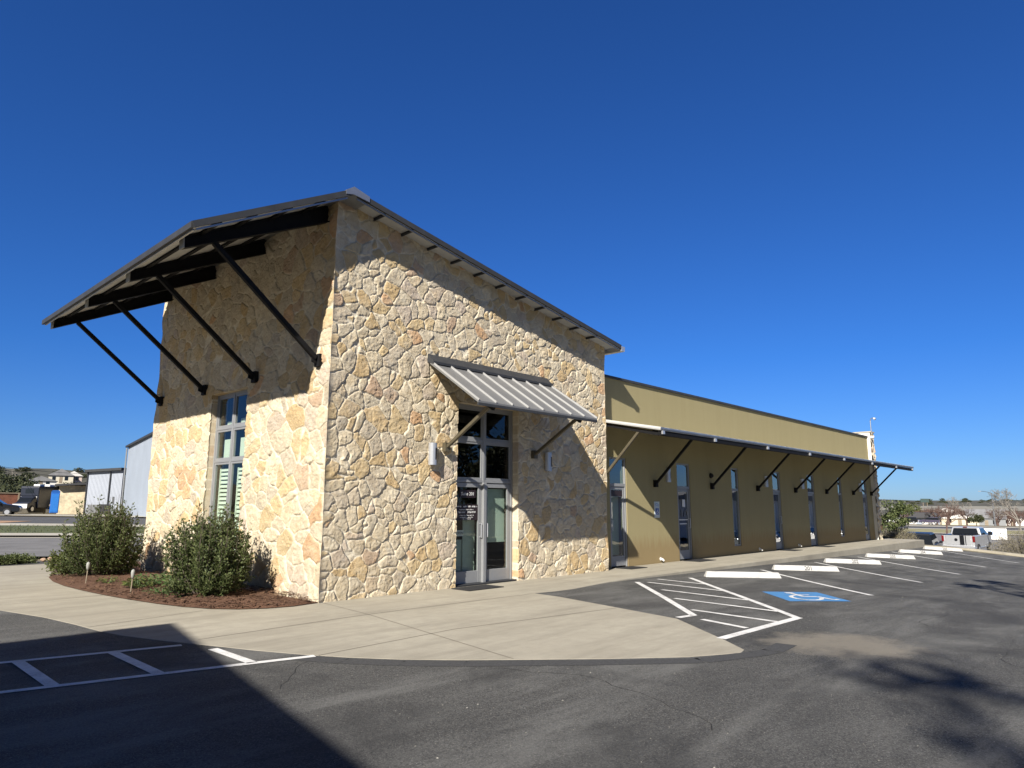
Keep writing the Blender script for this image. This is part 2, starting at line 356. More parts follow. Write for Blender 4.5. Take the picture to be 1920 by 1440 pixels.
    me=bpy.data.meshes.new(name); me.vertices.add(len(V3)); me.vertices.foreach_set('co',V3.ravel())
    me.loops.add(F.size); me.loops.foreach_set('vertex_index',F.ravel()); me.polygons.add(len(F)); me.polygons.foreach_set('loop_start',np.arange(0,F.size,4,dtype=np.int32))
    me.update(calc_edges=True); me.validate()
    me.polygons.foreach_set('use_smooth',np.ones(len(me.polygons),bool))
    at=me.color_attributes.new('Col','FLOAT_COLOR','POINT'); at.data.foreach_set('color',np.concatenate([C,np.ones((len(C),1))],1).astype(np.float32).ravel())
    me.materials.append(M['stone']); return link(name,me,parent,ORG.get(parent.name))
def grid1(a,b,step,cuts=()):
    pts=[a]+sorted(c for c in cuts if a<c<b)+[b]; out=[]
    for p,q in zip(pts,pts[1:]): out+=list(np.linspace(p,q,max(2,int(round((q-p)/step))+1))[:-1])
    return np.array(out+[b])
# ------------------------------------------------------------------ camera, sun, sky
yaw,pit,rol=0.815492878,0.174528209,0.00296024556
fw=Vector((math.sin(yaw)*math.cos(pit),math.cos(yaw)*math.cos(pit),math.sin(pit)))
rt=Vector((math.cos(yaw),-math.sin(yaw),0)); up=rt.cross(fw)
r2=rt*math.cos(rol)+up*math.sin(rol); u2=-rt*math.sin(rol)+up*math.cos(rol)
cam=bpy.data.cameras.new('camera'); cam.sensor_width=36; cam.lens=1293.8/1920*36; cam.clip_start=.1; cam.clip_end=6000
co=bpy.data.objects.new('camera',cam); COL.objects.link(co); sc.camera=co
CAM=Vector((-6.510,-10.518,1.6))
co.matrix_world=Matrix(((r2.x,u2.x,-fw.x,CAM.x),(r2.y,u2.y,-fw.y,CAM.y),(r2.z,u2.z,-fw.z,CAM.z),(0,0,0,1)))
SD=Vector((3.53,1.5,-2.66)).normalized()
sl=bpy.data.lights.new('sun','SUN'); sl.energy=5.0; sl.angle=R(.53); sl.color=(1,.945,.86)
so=bpy.data.objects.new('sun',sl); COL.objects.link(so); so.rotation_euler=SD.to_track_quat('-Z','Y').to_euler()
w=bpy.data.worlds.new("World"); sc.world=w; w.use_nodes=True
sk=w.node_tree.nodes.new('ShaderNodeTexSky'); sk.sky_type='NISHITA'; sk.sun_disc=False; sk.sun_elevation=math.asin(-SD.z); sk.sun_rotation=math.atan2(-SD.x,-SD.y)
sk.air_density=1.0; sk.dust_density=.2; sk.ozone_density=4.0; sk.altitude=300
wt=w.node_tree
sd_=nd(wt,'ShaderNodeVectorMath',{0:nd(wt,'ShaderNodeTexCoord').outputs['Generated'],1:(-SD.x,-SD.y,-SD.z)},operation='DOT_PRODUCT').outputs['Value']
# sky tint darkened on the unseen sun side to cut fill; deep blue elsewhere
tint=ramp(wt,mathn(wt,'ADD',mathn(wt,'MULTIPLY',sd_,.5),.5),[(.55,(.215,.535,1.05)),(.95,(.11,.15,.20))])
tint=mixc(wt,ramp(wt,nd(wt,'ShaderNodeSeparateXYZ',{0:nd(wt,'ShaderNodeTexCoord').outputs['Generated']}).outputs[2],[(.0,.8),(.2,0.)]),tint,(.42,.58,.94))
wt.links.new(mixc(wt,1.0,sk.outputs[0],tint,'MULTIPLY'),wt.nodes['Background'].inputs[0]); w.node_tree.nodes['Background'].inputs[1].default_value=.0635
sc.view_settings.view_transform='Standard'; sc.view_settings.look='None'; sc.view_settings.gamma=1; sc.view_settings.exposure=.78
sc.cycles.max_bounces=8; sc.cycles.transparent_max_bounces=12

# ------------------------------------------------------------------ ground, lot, pavement
def sheet(name,xs,ys,zf,m,kind='structure'):
    vs=[(x,y,zf(x,y)) for x in xs for y in ys]; n=len(ys)
    fs=[(i*n+j,(i+1)*n+j,(i+1)*n+j+1,i*n+j+1) for i in range(len(xs)-1) for j in range(n-1)]
    me=bpy.data.meshes.new(name); me.from_pydata(vs,[],fs); me.materials.append(m); me.polygons.foreach_set('use_smooth',[True]*len(fs))
    return tag(link(name,me),kind=kind)
xs=[-2500,-800,-300,-150,-80]+list(range(-50,60,2))+list(range(60,300,8))+[300,350,420,500,600,750,900,1200,2500]
ys=[-2500,-800,-300,-150,-80]+list(range(-50,60,2))+list(range(60,320,8))+[320,360,420,600,900,1200,2500]
sheet('ground',xs,ys,lambda x,y: gz(x,y)-.07 if x<33.5 else gz(x,y),M['ground'])
sheet('parking_lot',[-60,-30,-12,-8]+list(np.arange(-6,33.2,1.0))+[33.2],[-60,-30,-14]+list(np.arange(-12,1.1,.6))+[2,13.2],lotz,M['asphalt'])
apron=[(3.47,-1.69),(3.40,-2.38),(2.71,-5.13),(1.68,-6.38),(1.30,-6.80),(1.10,-6.85),(.51,-6.53),(-.2,-5.93),(-.76,-5.40),(-1.3,-4.88),(-1.72,-4.4),(-2.05,-3.92),(-2.32,-3.42),(-2.57,-2.85),(-2.79,-2.25),(-3.05,-1.6),(-3.29,-.85),(-3.38,-.3),(-3.45,.5),(-3.58,1.5),(-3.85,2.7),(-4.5,4.0),(-6,5.3),(-9,6.2),(-16,6.4),(-16,11.6),(-1.0,12.0),(3,12),(3,8.0),(-.02,8.0),(-.02,-.02),(8.1,-.02),(8.1,.28),(33.0,.28),(33.0,-1.2),(32.7,-1.47),(7.5,-1.47),(6.2,-1.53),(5.2,-1.68),(4.6,-1.78),(4.0,-1.79)]
s=MB(); s.poly(apron,-.75,0); sw=s.build('sidewalk',M['conc'],bevel=.008); tag(sw,kind='structure')
def strip(mb,a,b,wd,z,zf=None):
    a=Vector((*a,0));b=Vector((*b,0));d=(b-a).normalized();n=Vector((-d.y,d.x,0))*wd/2
    k=max(1,int((b-a).length/.8)); vs=[];fs=[]
    for i in range(k+1):
        p=a.lerp(b,i/k)
        for q in (p-n,p+n): vs.append((q.x,q.y,(zf(q.x,q.y) if zf else 0)+z))
    for i in range(k): fs.append((2*i,2*i+2,2*i+3,2*i+1))
    mb.add(vs,fs)
s=MB()
for a,b in (((.02,-.07),(-.17,-1.62)),((-.17,-1.62),(3.42,-1.74)),((-.17,-1.62),(-2.75,-1.80)),((-.17,-1.62),(-.88,-5.25)),((-.12,-3.47),(-2.22,-3.62)),((-.12,-3.47),(2.95,-3.9)),((-1.72,.49),(-3.4,.1)),((-2.05,3.6),(-4.5,3.3)),((5.6,-1.4),(5.6,-.04)),((9.2,-1.44),(9.2,.25)),((12.8,-1.44),(12.8,.25)),((16.4,-1.44),(16.4,.25)),((20,-1.44),(20,.25)),((23.6,-1.44),(23.6,.25)),((27.2,-1.44),(27.2,.25))): strip(s,a,b,.014,.003)
tag(s.build('sidewalk_joints',M['joint']),kind='structure')
s=MB()
L=lambda a,b,wd=.105: strip(s,a,b,wd,.006,lotz)
for i,(x0,y0) in enumerate(((12.27,-2.19),(16.72,-2.0),(21.1,-1.95),(26.1,-1.75),(31.3,-2.0))): L((x0,y0),(x0-4.05,y0-3.95))
L((6.64,-1.88),(3.14,-5.16),.11); L((3.16,-5.14),(2.80,-5.09),.11); L((8.50,-2.13),(3.99,-6.36),.11); L((4.04,-6.36),(1.72,-6.30),.13)
for a,b in (((6.80,-2.05),(6.50,-3.98)),((5.72,-3.05),(5.42,-4.98)),((4.66,-3.95),(4.42,-5.9)),((3.64,-4.85),(3.45,-6.28)),((2.90,-5.42),(2.66,-6.2)),((7.60,-1.80),(7.45,-3.08))): L(a,b,.095)
L((-9,-.55),(-3.02,-2.0),.10) ; L((-9,-2.0),(-2.26,-3.61),.10)
for x,y0,y1 in ((-6.3,-1.2,-2.6),(-5.4,-1.42,-2.82),(-4.53,-1.66,-3.02),(-3.70,-1.88,-3.22),(-2.86,-2.46,-3.44)): L((x,y0),(x-.02,y1),.11)
tag(s.build('parking_lines',M['line']),kind='structure')
# newer, darker asphalt patched in along the front of the ramp
s=MB(); fr_=[(1.95,-7.02),(1.45,-7.06),(1.2,-7.0),(.45,-6.72),(-.25,-6.12),(-.82,-5.58),(-1.38,-5.05),(-1.82,-4.56),(-2.18,-4.04),(-2.45,-3.5)]
for a,b in zip(fr_,fr_[1:]): strip(s,a,b,.24,.003,lotz)
tag(s.build('asphalt_patch',simple('fresh_asphalt',(.05,.05,.05),.9,0,.35,30,.01)),kind='structure')
# hairline cracks and scattered grit
r_=random.Random(17); s=MB()
for (x,y,a,l) in ((-1.6,-7.9,.5,2.6),(.9,-8.6,-.2,2.2),(4.6,-7.9,.7,3.4),(3.2,-9.3,.2,2.4),(7.5,-9.5,.9,4.5),(6.0,-6.8,-.3,2.4),(-3.2,-4.6,1.1,1.5),(10.5,-7.5,.4,3.5),(14,-9,.8,5),(1.8,-10.2,.1,3)):
    p=(x,y)
    while l>0:
        a+=r_.uniform(-.5,.5); q=(p[0]+math.cos(a)*.16,p[1]+math.sin(a)*.16); strip(s,p,q,r_.uniform(.004,.011),.0015,lotz); p=q; l-=.16
tag(s.build('asphalt_cracks',simple('crack',(.012,.012,.012),.95)),kind='structure')
s=MB()
for i in range(2600):
    d=r_.random()**.7*24+2.6; a=R(r_.uniform(8,86)); x=-6.5+d*math.sin(a); y=-10.5+d*math.cos(a)
    if y>-1.9 or x<-6 or (x<3.6 and y>-6.9+abs(x-1.2)*1.0): continue
    q=r_.uniform(.003,.007) if i%14 else r_.uniform(.006,.014); z=lotz(x,y)+.001; t_=r_.uniform(0,6.28); c_,n_=math.cos(t_)*q,math.sin(t_)*q
    s.add([(x-c_,y-n_,z),(x+n_*.7,y-c_*.7,z),(x+c_,y+n_,z),(x-n_*.7,y+c_*.7,z),(x,y,z+q*.7)],[(0,1,4),(1,2,4),(2,3,4),(3,0,4)])
tag(s.build('grit',simple('grit',(.26,.25,.22),.9,0,.4,3)),kind='stuff')
# painted wheelchair emblem
def quadz(pts,z): return [(x,y,lotz(x,y)+z) for x,y in pts]
em=[(7.02,-4.50),(7.86,-5.24),(6.74,-6.24),(5.82,-5.52)]
s=MB(); n=6; P=[Vector((*p,0)) for p in em]
vs=[];fs=[]
for i in range(n+1):
    for j in range(n+1):
        p=P[0].lerp(P[1],i/n).lerp(P[3].lerp(P[2],i/n),j/n); vs.append((p.x,p.y,lotz(p.x,p.y)+.005))
for i in range(n):
    for j in range(n): a=i*(n+1)+j; fs.append((a,a+1,a+n+2,a+n+1))
s.add(vs,fs); tag(s.build('blue_parking_emblem',M['blue_paint']),kind='structure')
def eu(a,b): # a across left..right, b from top (kerb side) to bottom
    p=P[0].lerp(P[1],a).lerp(P[3].lerp(P[2],a),b); return (p.x,p.y)
s=MB()
def es(pts,wd):
    for a,b in zip(pts,pts[1:]): strip(s,eu(*a),eu(*b),wd,.009,lotz)
es([(.42,.10),(.42,.20)],.15)
es([(.43,.22),(.47,.55),(.70,.55),(.80,.85),(.90,.82)],.085)
es([(.45,.36),(.66,.36)],.07)
es([(.38+.0,.42),(.27,.50),(.22,.63),(.25,.78),(.36,.89),(.50,.90),(.62,.82),(.68,.70)],.075)
tag(s.build('wheelchair_emblem',M['line']),kind='structure')
# planting bed
bed=[(-.03,-.03),(-.55,-.12),(-.96,-.02),(-1.30,.2),(-1.58,.55),(-1.80,1.1),(-1.95,1.75),(-2.08,2.6),(-2.18,3.5),(-2.25,4.6),(-2.27,5.7),(-2.2,6.8),(-2.05,7.7),(-1.75,8.7),(-1.2,9.6),(-.4,10.2),(1.0,10.3),(1.0,8.05),(-.03,8.05)]
bm=bmesh.new(); f=bm.faces.new([bm.verts.new((x,y,.012)) for x,y in bed]); bmesh.ops.triangulate(bm,faces=[f]); bmesh.ops.subdivide_edges(bm,edges=bm.edges[:],cuts=5,use_grid_fill=True)
bmesh.ops.triangulate(bm,faces=bm.faces[:])
edge=[v for v in bm.verts if v.is_boundary]
from mathutils import noise as mn
def bedz(x,y):
    d=min((math.hypot(x-a[0],y-a[1]) for a in bed))
    return .02+.07*min(1,d/.5)+.02*mn.noise(Vector((x*3,y*3,1)))
es_=set(edge)
for v in bm.verts:
    if v not in es_: v.co.z=bedz(v.co.x,v.co.y)
me=bpy.data.meshes.new('mulch_bed'); bm.to_mesh(me); bm.free(); me.materials.append(M['mulch'])
tag(link('mulch_bed',me),kind='structure')
def inbed(x,y):
    c=False
    for (x1,y1),(x2,y2) in zip(bed,bed[1:]+bed[:1]):
        if (y1>y)!=(y2>y) and x<(x2-x1)*(y-y1)/(y2-y1)+x1: c=not c
    return c
s=MB(); k=0
while k<3800:
    x=rng.uniform(-2.3,0); y=rng.uniform(-.15,9.6) if rng.random()<.35 else rng.uniform(-.15,4.5)
    if not inbed(x,y): continue
    a=rng.uniform(0,6.28); l=rng.uniform(.02,.065); wv=rng.uniform(.004,.010); z=bedz(x,y)+rng.uniform(0,.018)
    d=Vector((math.cos(a),math.sin(a),rng.uniform(-.25,.25)))*l; n=Vector((-math.sin(a),math.cos(a),rng.uniform(-.5,.5)))*wv; p=Vector((x,y,z))
    s.add([p-d-n,p+d-n,p+d+n,p-d+n],[(0,1,2,3)]); k+=1
tag(s.build('mulch_shreds',M['mulch']),kind='stuff')

# ------------------------------------------------------------------ the office building
B=thing('office_building','limestone and olive stucco office building with tall gabled end and long low wing','building',(0,0,0))
TW,TD=8.15,8.0
roofR=lambda x:7.19-.171*x
roofL=lambda x:7.19+.537*x
rc=np.random.RandomState(3)
def cz(v): return .050+.030*np.sin(v*2.1+1)*.4+(vnoise(v*2.7,v*0+.5,91)-.5)*.05
fdoor=(3.02,4.85,-.05,3.72); fwin=(3.05,4.75,.50,4.0)
STEP=.0135
stone_sheet('stone_wall',B,grid1(0,TW,STEP,(3.02,4.85)),grid1(-.05,7.16,STEP,(3.72,)),lambda u,v,h:np.stack([u,-h,v],1),11,.30,.84,
  lambda U,V:V<roofR(U)-.03,.0045,.013,.43,[fdoor],corner=[(0,lambda v:np.stack([-cz(v),-cz(v),v],1)),(TW,lambda v:np.stack([TW+cz(v)*.8,-cz(v)*.6,v],1))])
stone_sheet('stone_wall',B,grid1(0,TD,STEP,(3.05,4.75)),grid1(-.05,7.16,STEP,(.5,4.0)),lambda u,v,h:np.stack([-h,u,v],1),23,.35,1.10,
  lambda U,V:V<7.14,.005,.012,.55,[fwin],flip=True,corner=[(0,lambda v:np.stack([-cz(v),-cz(v),v],1)),(TD,lambda v:np.stack([-cz(v),TD+cz(v)*.6,v],1))],vertical=True)
s=MB(); s.add([(TW+.03,-.03,-.05),(TW+.03,TD,-.05),(TW+.03,TD,5.75),(TW+.03,-.03,5.75)],[(0,1,2,3)]); s.add([(0,TD,-.05),(TW,TD,-.05),(TW,TD,5.75),(0,TD,7.1)],[(0,1,2,3)]); s.box(.36,TW-.05,TD-.3,TD-.05,-.05,5.6)
st=s.build('rear_wall',M['house_tan'],B)
M['end_plate']=simple('primed_steel',(.30,.30,.28),.7)
# roof: two slopes with rake trim
s=MB(); y0,y1=-.43,TD+.35
s.add([(0,y0,7.19),(8.35,y0,roofR(8.35)),(8.35,y1,roofR(8.35)),(0,y1,7.19),(0,y0,7.15),(8.35,y0,roofR(8.35)-.04),(8.35,y1,roofR(8.35)-.04),(0,y1,7.15)],[(0,1,2,3),(7,6,5,4),(0,4,5,1),(1,5,6,2),(2,6,7,3)])
s.add([(0,y0,7.19),(-2.70,y0,roofL(-2.7)),(-2.70,y1-.55,roofL(-2.7)),(0,y1-.55,7.19),(0,y0,7.15),(-2.70,y0,roofL(-2.7)-.04),(-2.70,y1-.55,roofL(-2.7)-.04),(0,y1-.55,7.15)],[(3,2,1,0),(4,5,6,7),(1,5,4,0),(2,6,5,1),(3,7,6,2)])
roof=s.build('roof',M['deck'],B)
s=MB()
for k in range(20):
    y=y0+.22+k*.42
    s.bar((.2,y,roofR(.2)+.015),(8.33,y,roofR(8.33)+.015),.03,.03)
    if y<y1-.6: s.bar((-.2,y,roofL(-.2)+.015),(-2.68,y,roofL(-2.68)+.015),.03,.03)
s.build('standing_seam',M['deck'],roof)
def rake(pa,pb,m,name,wd=.05,hh=.11,off=(0,0,0)):
    s=MB(); s.bar(pa,pb,wd,hh); s.build(name,m,roof)
rake((0,y0-.02,7.155),(8.36,y0-.02,roofR(8.36)-.035),M['fascia'],'rake_trim',.04,.10); rake((0,y0-.02,7.155),(-2.72,y0-.02,roofL(-2.72)-.035),M['fascia'],'rake_trim',.04,.10)
rake((.1,y0+.015,7.065),(8.3,y0+.015,roofR(8.3)-.115),M['galv'],'drip_edge',.03,.028); rake((-.1,y0+.015,roofL(-.1)-.12),(-2.66,y0+.015,roofL(-2.66)-.12),M['galv'],'drip_edge',.03,.028)
rake((-2.72,y0,roofL(-2.72)-.03),(-2.72,y1-.53,roofL(-2.72)-.03),M['fascia'],'eave_trim',.04,.10); rake((-2.68,y0+.05,roofL(-2.68)-.11),(-2.68,y1-.6,roofL(-2.68)-.11),M['galv'],'drip_edge',.03,.025)
s=MB(); s.prism([(-.16,7.19-.086+.035),(0,7.25),(.34,7.19-.058+.035),(.34,7.19-.058-.07),(.0,7.10),(-.16,7.06)],'y',y0-.05,y1+.02); s.build('ridge_cap',M['galv'],roof)
s=MB(); g=roofR(8.35)
s.prism([(8.36,g-.15),(8.50,g-.15),(8.52,g-.02),(8.50,g-.02),(8.48,g-.13),(8.38,g-.13),(8.38,g-.03),(8.36,g-.03)],'y',y0-.03,y1); s.prism([(8.36,g-.15),(8.50,g-.15),(8.52,g-.02),(8.36,g-.02)],'y',y0-.045,y0-.032); s.build('gutter',M['lamp'],roof)
for k in range(11):
    x=.76+.665*k; s=MB(); z=roofR(x)-.068; s.bar((x,y0+.05,z),(x,y1,z),.035,.05); s.build('purlin',M['fascia'],roof)
for x in (-.55,-1.15,-1.75,-2.3):
    s=MB(); z=roofL(x)-.07; s.bar((x,y0+.02,z),(x,y1-.6,z),.05,.055); s.build('purlin',M['black'],roof)
for y in (.33,2.73,5.12,7.66):
    s=MB(); w2=.07
    tz=lambda x: roofL(x)-.05; bz=lambda x: 6.80+.485*x
    for ya,yb,ta,tb in ((y-w2,y+w2,0,.022),(y-.012,y+.012,.022,None)):
        if tb: 
            s.hexa([(-2.56,ya,tz(-2.56)-tb),(0,ya,tz(0)-tb),(0,yb,tz(0)-tb),(-2.56,yb,tz(-2.56)-tb)],[(-2.56,ya,tz(-2.56)),(0,ya,tz(0)),(0,yb,tz(0)),(-2.56,yb,tz(-2.56))])
            s.hexa([(-2.555,ya,bz(-2.555)),(0,ya,bz(0)),(0,yb,bz(0)),(-2.555,yb,bz(-2.555))],[(-2.555,ya,bz(-2.555)+tb),(0,ya,bz(0)+tb),(0,yb,bz(0)+tb),(-2.555,yb,bz(-2.555)+tb)])
        else: s.hexa([(-2.55,ya,bz(-2.55)+.02),(0,ya,bz(0)+.02),(0,yb,bz(0)+.02),(-2.55,yb,bz(-2.55)+.02)],[(-2.555,ya,tz(-2.555)-.02),(0,ya,tz(0)-.02),(0,yb,tz(0)-.02),(-2.555,yb,tz(-2.555)-.02)])
    bmn=s.build('canopy_beam',M['black'],B)
    s=MB(); s.hexa([(-2.575,y-w2-.01,bz(-2.5)-.03),(-2.555,y-w2-.01,bz(-2.5)-.03),(-2.555,y+w2+.01,bz(-2.5)-.03),(-2.575,y+w2+.01,bz(-2.5)-.03)],[(-2.585,y-w2-.01,tz(-2.59)),(-2.565,y-w2-.01,tz(-2.59)),(-2.565,y+w2+.01,tz(-2.59)),(-2.585,y+w2+.01,tz(-2.59))]); s.build('end_plate',M['end_plate'],bmn)
    s=MB(); s.bar((-.12,y,4.19),(-2.07,y,bz(-2.07)+.005),.085,.085); br=s.build('canopy_brace',M['black'],B,bevel=.008)
    s=MB(); s.box(-.10,-.02,y-.08,y+.08,4.04,4.27); s.hexa([(-.2,y-.015,4.12),(-.08,y-.015,4.08),(-.08,y+.015,4.08),(-.2,y+.015,4.12)],[(-.2,y-.015,4.2),(-.08,y-.015,4.24),(-.08,y+.015,4.24),(-.2,y+.015,4.2)]); s.build('foot_bracket',M['black'],br)
# tall window in the gable side
def framebar(mb,a0,a1,b0,b1,d0,d1,ax):
    if ax=='y': mb.box(a0,a1,d0,d1,b0,b1)
    else: mb.box(d0,d1,a0,a1,b0,b1)
def lattice(mb,cols,rows,d0,d1,ax,t=.06,sash=.05):
    """outer frame and mullions as butted bars; returns the glazed openings"""
    H0,H1=rows[0],rows[-1]; out=[]
    for i,c in enumerate(cols):
        a=c if i==0 else c-t/2 if i<len(cols)-1 else c-t
        framebar(mb,a,a+t,H0,H1,d0,d1,ax)
    for j,rw in enumerate(rows):
        b=rw if j==0 else rw-t/2 if j<len(rows)-1 else rw-t
        for i in range(len(cols)-1):
            a0=cols[i]+(t if i==0 else t/2); a1=cols[i+1]-(t if i==len(cols)-2 else t/2)
            framebar(mb,a0,a1,b,b+t,d0+.006,d1-.004,ax)
    for i in range(len(cols)-1):
        for j in range(len(rows)-1):
            a0=cols[i]+(t if i==0 else t/2); a1=cols[i+1]-(t if i==len(cols)-2 else t/2); b0=rows[j]+(t if j==0 else t/2); b1=rows[j+1]-(t if j==len(rows)-2 else t/2)
            out.append((a0,a1,b0,b1))
    return out
def sashes(mb,cells,d0,d1,ax,t):
    for a0,a1,b0,b1 in cells:
        framebar(mb,a0,a0+t,b0,b1,d0,d1,ax); framebar(mb,a1-t,a1,b0,b1,d0,d1,ax); framebar(mb,a0+t,a1-t,b0,b0+t,d0+.003,d1-.003,ax); framebar(mb,a0+t,a1-t,b1-t,b1,d0+.003,d1-.003,ax)
def panes(parent,cells,d,ax,t,m):
    for a0,a1,b0,b1 in cells:
        s=MB(); framebar(s,a0+t,a1-t,b0+t,b1-t,d,d+.006,ax); s.build('pane',m,parent)
W=MB(); cells=lattice(W,[3.05,3.93,4.75],[.5,2.53,3.24,4.0],.10,.20,'x',.055); win=W.build('window',M['alu'],B,bevel=.004,seg=1)
W=MB(); sashes(W,cells,.115,.17,'x',.045); W.build('sash',M['alu'],win,bevel=.003,seg=1)
panes(win,cells,.14,'x',.045,M['glass'])
s=MB(); s.box(-.03,.26,3.05,4.75,.44,.498); s.build('sill',M['conc'],win)
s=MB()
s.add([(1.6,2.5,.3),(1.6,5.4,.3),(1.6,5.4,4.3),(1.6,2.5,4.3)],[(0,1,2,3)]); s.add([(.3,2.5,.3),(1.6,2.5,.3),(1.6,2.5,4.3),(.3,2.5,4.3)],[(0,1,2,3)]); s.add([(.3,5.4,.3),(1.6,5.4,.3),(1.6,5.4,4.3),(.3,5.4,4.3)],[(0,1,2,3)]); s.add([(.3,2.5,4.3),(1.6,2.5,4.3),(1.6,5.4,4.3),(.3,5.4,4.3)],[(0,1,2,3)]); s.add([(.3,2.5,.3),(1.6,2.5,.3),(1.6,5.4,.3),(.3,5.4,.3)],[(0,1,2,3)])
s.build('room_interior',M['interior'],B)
for (a0,a1) in ((4.15,4.60),(3.29,3.76)):
    s=MB(); s.box(.215,.255,a0-.02,a0+.025,.52,2.38); s.box(.215,.255,a1-.025,a1+.02,.52,2.38)
    z=.56
    while z<2.34:
        s.hexa([(.207,a0+.025,z),(.215,a0+.025,z-.01),(.215,a1-.025,z-.01),(.207,a1-.025,z)],[(.252,a0+.025,z+.062),(.26,a0+.025,z+.052),(.26,a1-.025,z+.052),(.252,a1-.025,z+.062)]); z+=.088
    s.build('shutter',M['shutter'],win)
for q in ((3.35,3.50,2.5,2.98),(3.62,3.85,2.5,3.02),(4.25,4.62,2.5,3.02),(3.45,3.62,3.28,3.40),(3.70,3.90,3.28,3.44),(4.2,4.55,3.28,3.42)):
    s=MB(); s.box(.27,.285,*q); s.build('display_board',M['shutter'],win)
# entrance
E_=MB(); cells=lattice(E_,[3.02,3.95,4.85],[2.08,2.97,3.72],.15,.25,'y',.06); ent=E_.build('entrance_transom_window',M['alu'],B,bevel=.004,seg=1)
W=MB(); sashes(W,cells,.165,.22,'y',.045); W.build('sash',M['alu'],ent,bevel=.003,seg=1); panes(ent,cells,.19,'y',.045,M['glass_dark'])
s=MB(); s.box(3.02,3.08,.15,.25,.005,2.08); s.box(4.79,4.85,.15,.25,.005,2.08); s.box(3.905,3.99,.10,.25,.005,2.08); s.build('door_frame',M['alu'],B,bevel=.005,seg=1)
def leaf(x0,x1,yd,z0,z1,glass,stile=.09,bot=.24,name='door',mt=None,hand=1):
    d=MB(); mt=mt or M['alu']
    d.box(x0,x0+stile,yd,yd+.045,z0,z1); d.box(x1-stile,x1,yd,yd+.045,z0,z1); d.box(x0+stile,x1-stile,yd+.002,yd+.043,z0,z0+bot); d.box(x0+stile,x1-stile,yd+.002,yd+.043,z1-stile,z1)
    o=d.build(name,mt,B,bevel=.004,seg=1)
    s=MB(); s.box(x0+stile,x1-stile,yd+.018,yd+.024,z0+bot,z1-stile); s.build('pane',glass,o)
    hx=x1-stile*.5 if hand>0 else x0+stile*.5
    s=MB(); s.tube([(hx,yd-.0,z0+.92),(hx,yd-.055,z0+.92),(hx,yd-.055,z0+1.2),(hx,yd,z0+1.2)],.011,6); s.build('handle',M['lamp'],o)
    return o
dl=leaf(3.085,3.90,.17,.03,2.07,M['glass'],hand=1); dr=leaf(3.995,4.785,.17,.03,2.07,M['glass'],hand=-1)
s=MB(); s.box(4.05,4.74,.30,.31,.86,1.96); s.box(4.04,4.75,.295,.315,.82,.86); s.build('roller_shade',M['shade'],dr)
s=MB(); s.box(3.52,3.86,.33,.34,.12,1.30); s.box(3.22,3.56,.36,.37,.12,.9); s.build('inner_screen',M['shade'],dl)
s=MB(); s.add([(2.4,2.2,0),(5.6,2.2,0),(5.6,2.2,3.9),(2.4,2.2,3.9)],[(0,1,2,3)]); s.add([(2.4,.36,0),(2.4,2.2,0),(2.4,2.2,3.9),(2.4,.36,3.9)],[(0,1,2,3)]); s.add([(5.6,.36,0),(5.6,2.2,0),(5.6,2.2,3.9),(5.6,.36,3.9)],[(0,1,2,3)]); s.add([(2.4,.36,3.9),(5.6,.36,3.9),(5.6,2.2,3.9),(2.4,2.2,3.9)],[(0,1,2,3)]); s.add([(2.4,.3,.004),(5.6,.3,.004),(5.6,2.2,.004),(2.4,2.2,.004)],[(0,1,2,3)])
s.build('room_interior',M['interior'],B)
s=MB(); s.box(3.02,4.85,.02,.30,.004,.028); s.build('threshold',M['fascia'],B)
# lettering on the left leaf
def front(x,z,y): return Matrix.Translation((x,y,z))@Matrix.Rotation(R(90),4,'X')
s=MB(); s.box(3.175,3.81,.180,.186,1.30,1.62); s.box(3.28,3.74,.180,.186,1.76,1.92); pq=s.build('door_plaque',M['plaque'],dl)
s=MB(); s.add(*text_mesh('Suite 201',.10,front(3.51,1.84,.177)))
s.build('suite_number',M['lettering'],dl); rr=random.Random(5)
for z,hh,x0,x1 in ((1.565,.035,3.22,3.77),(1.505,.022,3.28,3.68),(1.445,.042,3.24,3.73),(1.39,.020,3.27,3.69),(1.35,.020,3.30,3.66),(1.318,.018,3.36,3.62)):
    x=x0; s=MB()
    while x<x1:
        wl=rr.uniform(.5,.9)*hh
        if rr.random()>.14:
            s.box(x,x+hh*.18,.1775,.179,z,z+hh*rr.choice((.7,1))); s.box(x+hh*.18,x+wl*.75,.1775,.179,z+rr.choice((0,.42,.55))*hh,z+hh*.16+rr.choice((0,.42,.55))*hh*0+.55*hh)
        x+=wl
    s.build('lettering_line',M['lettering'],dl)
s=MB(); s.box(3.185,3.40,.180,.186,.98,1.10); ob=s.build('open_sign',M['shade'],dl)
s=MB(); s.add(*text_mesh('OPEN',.075,front(3.292,1.04,.178))); s.build('open_sign_lettering',M['stencil'],dl)
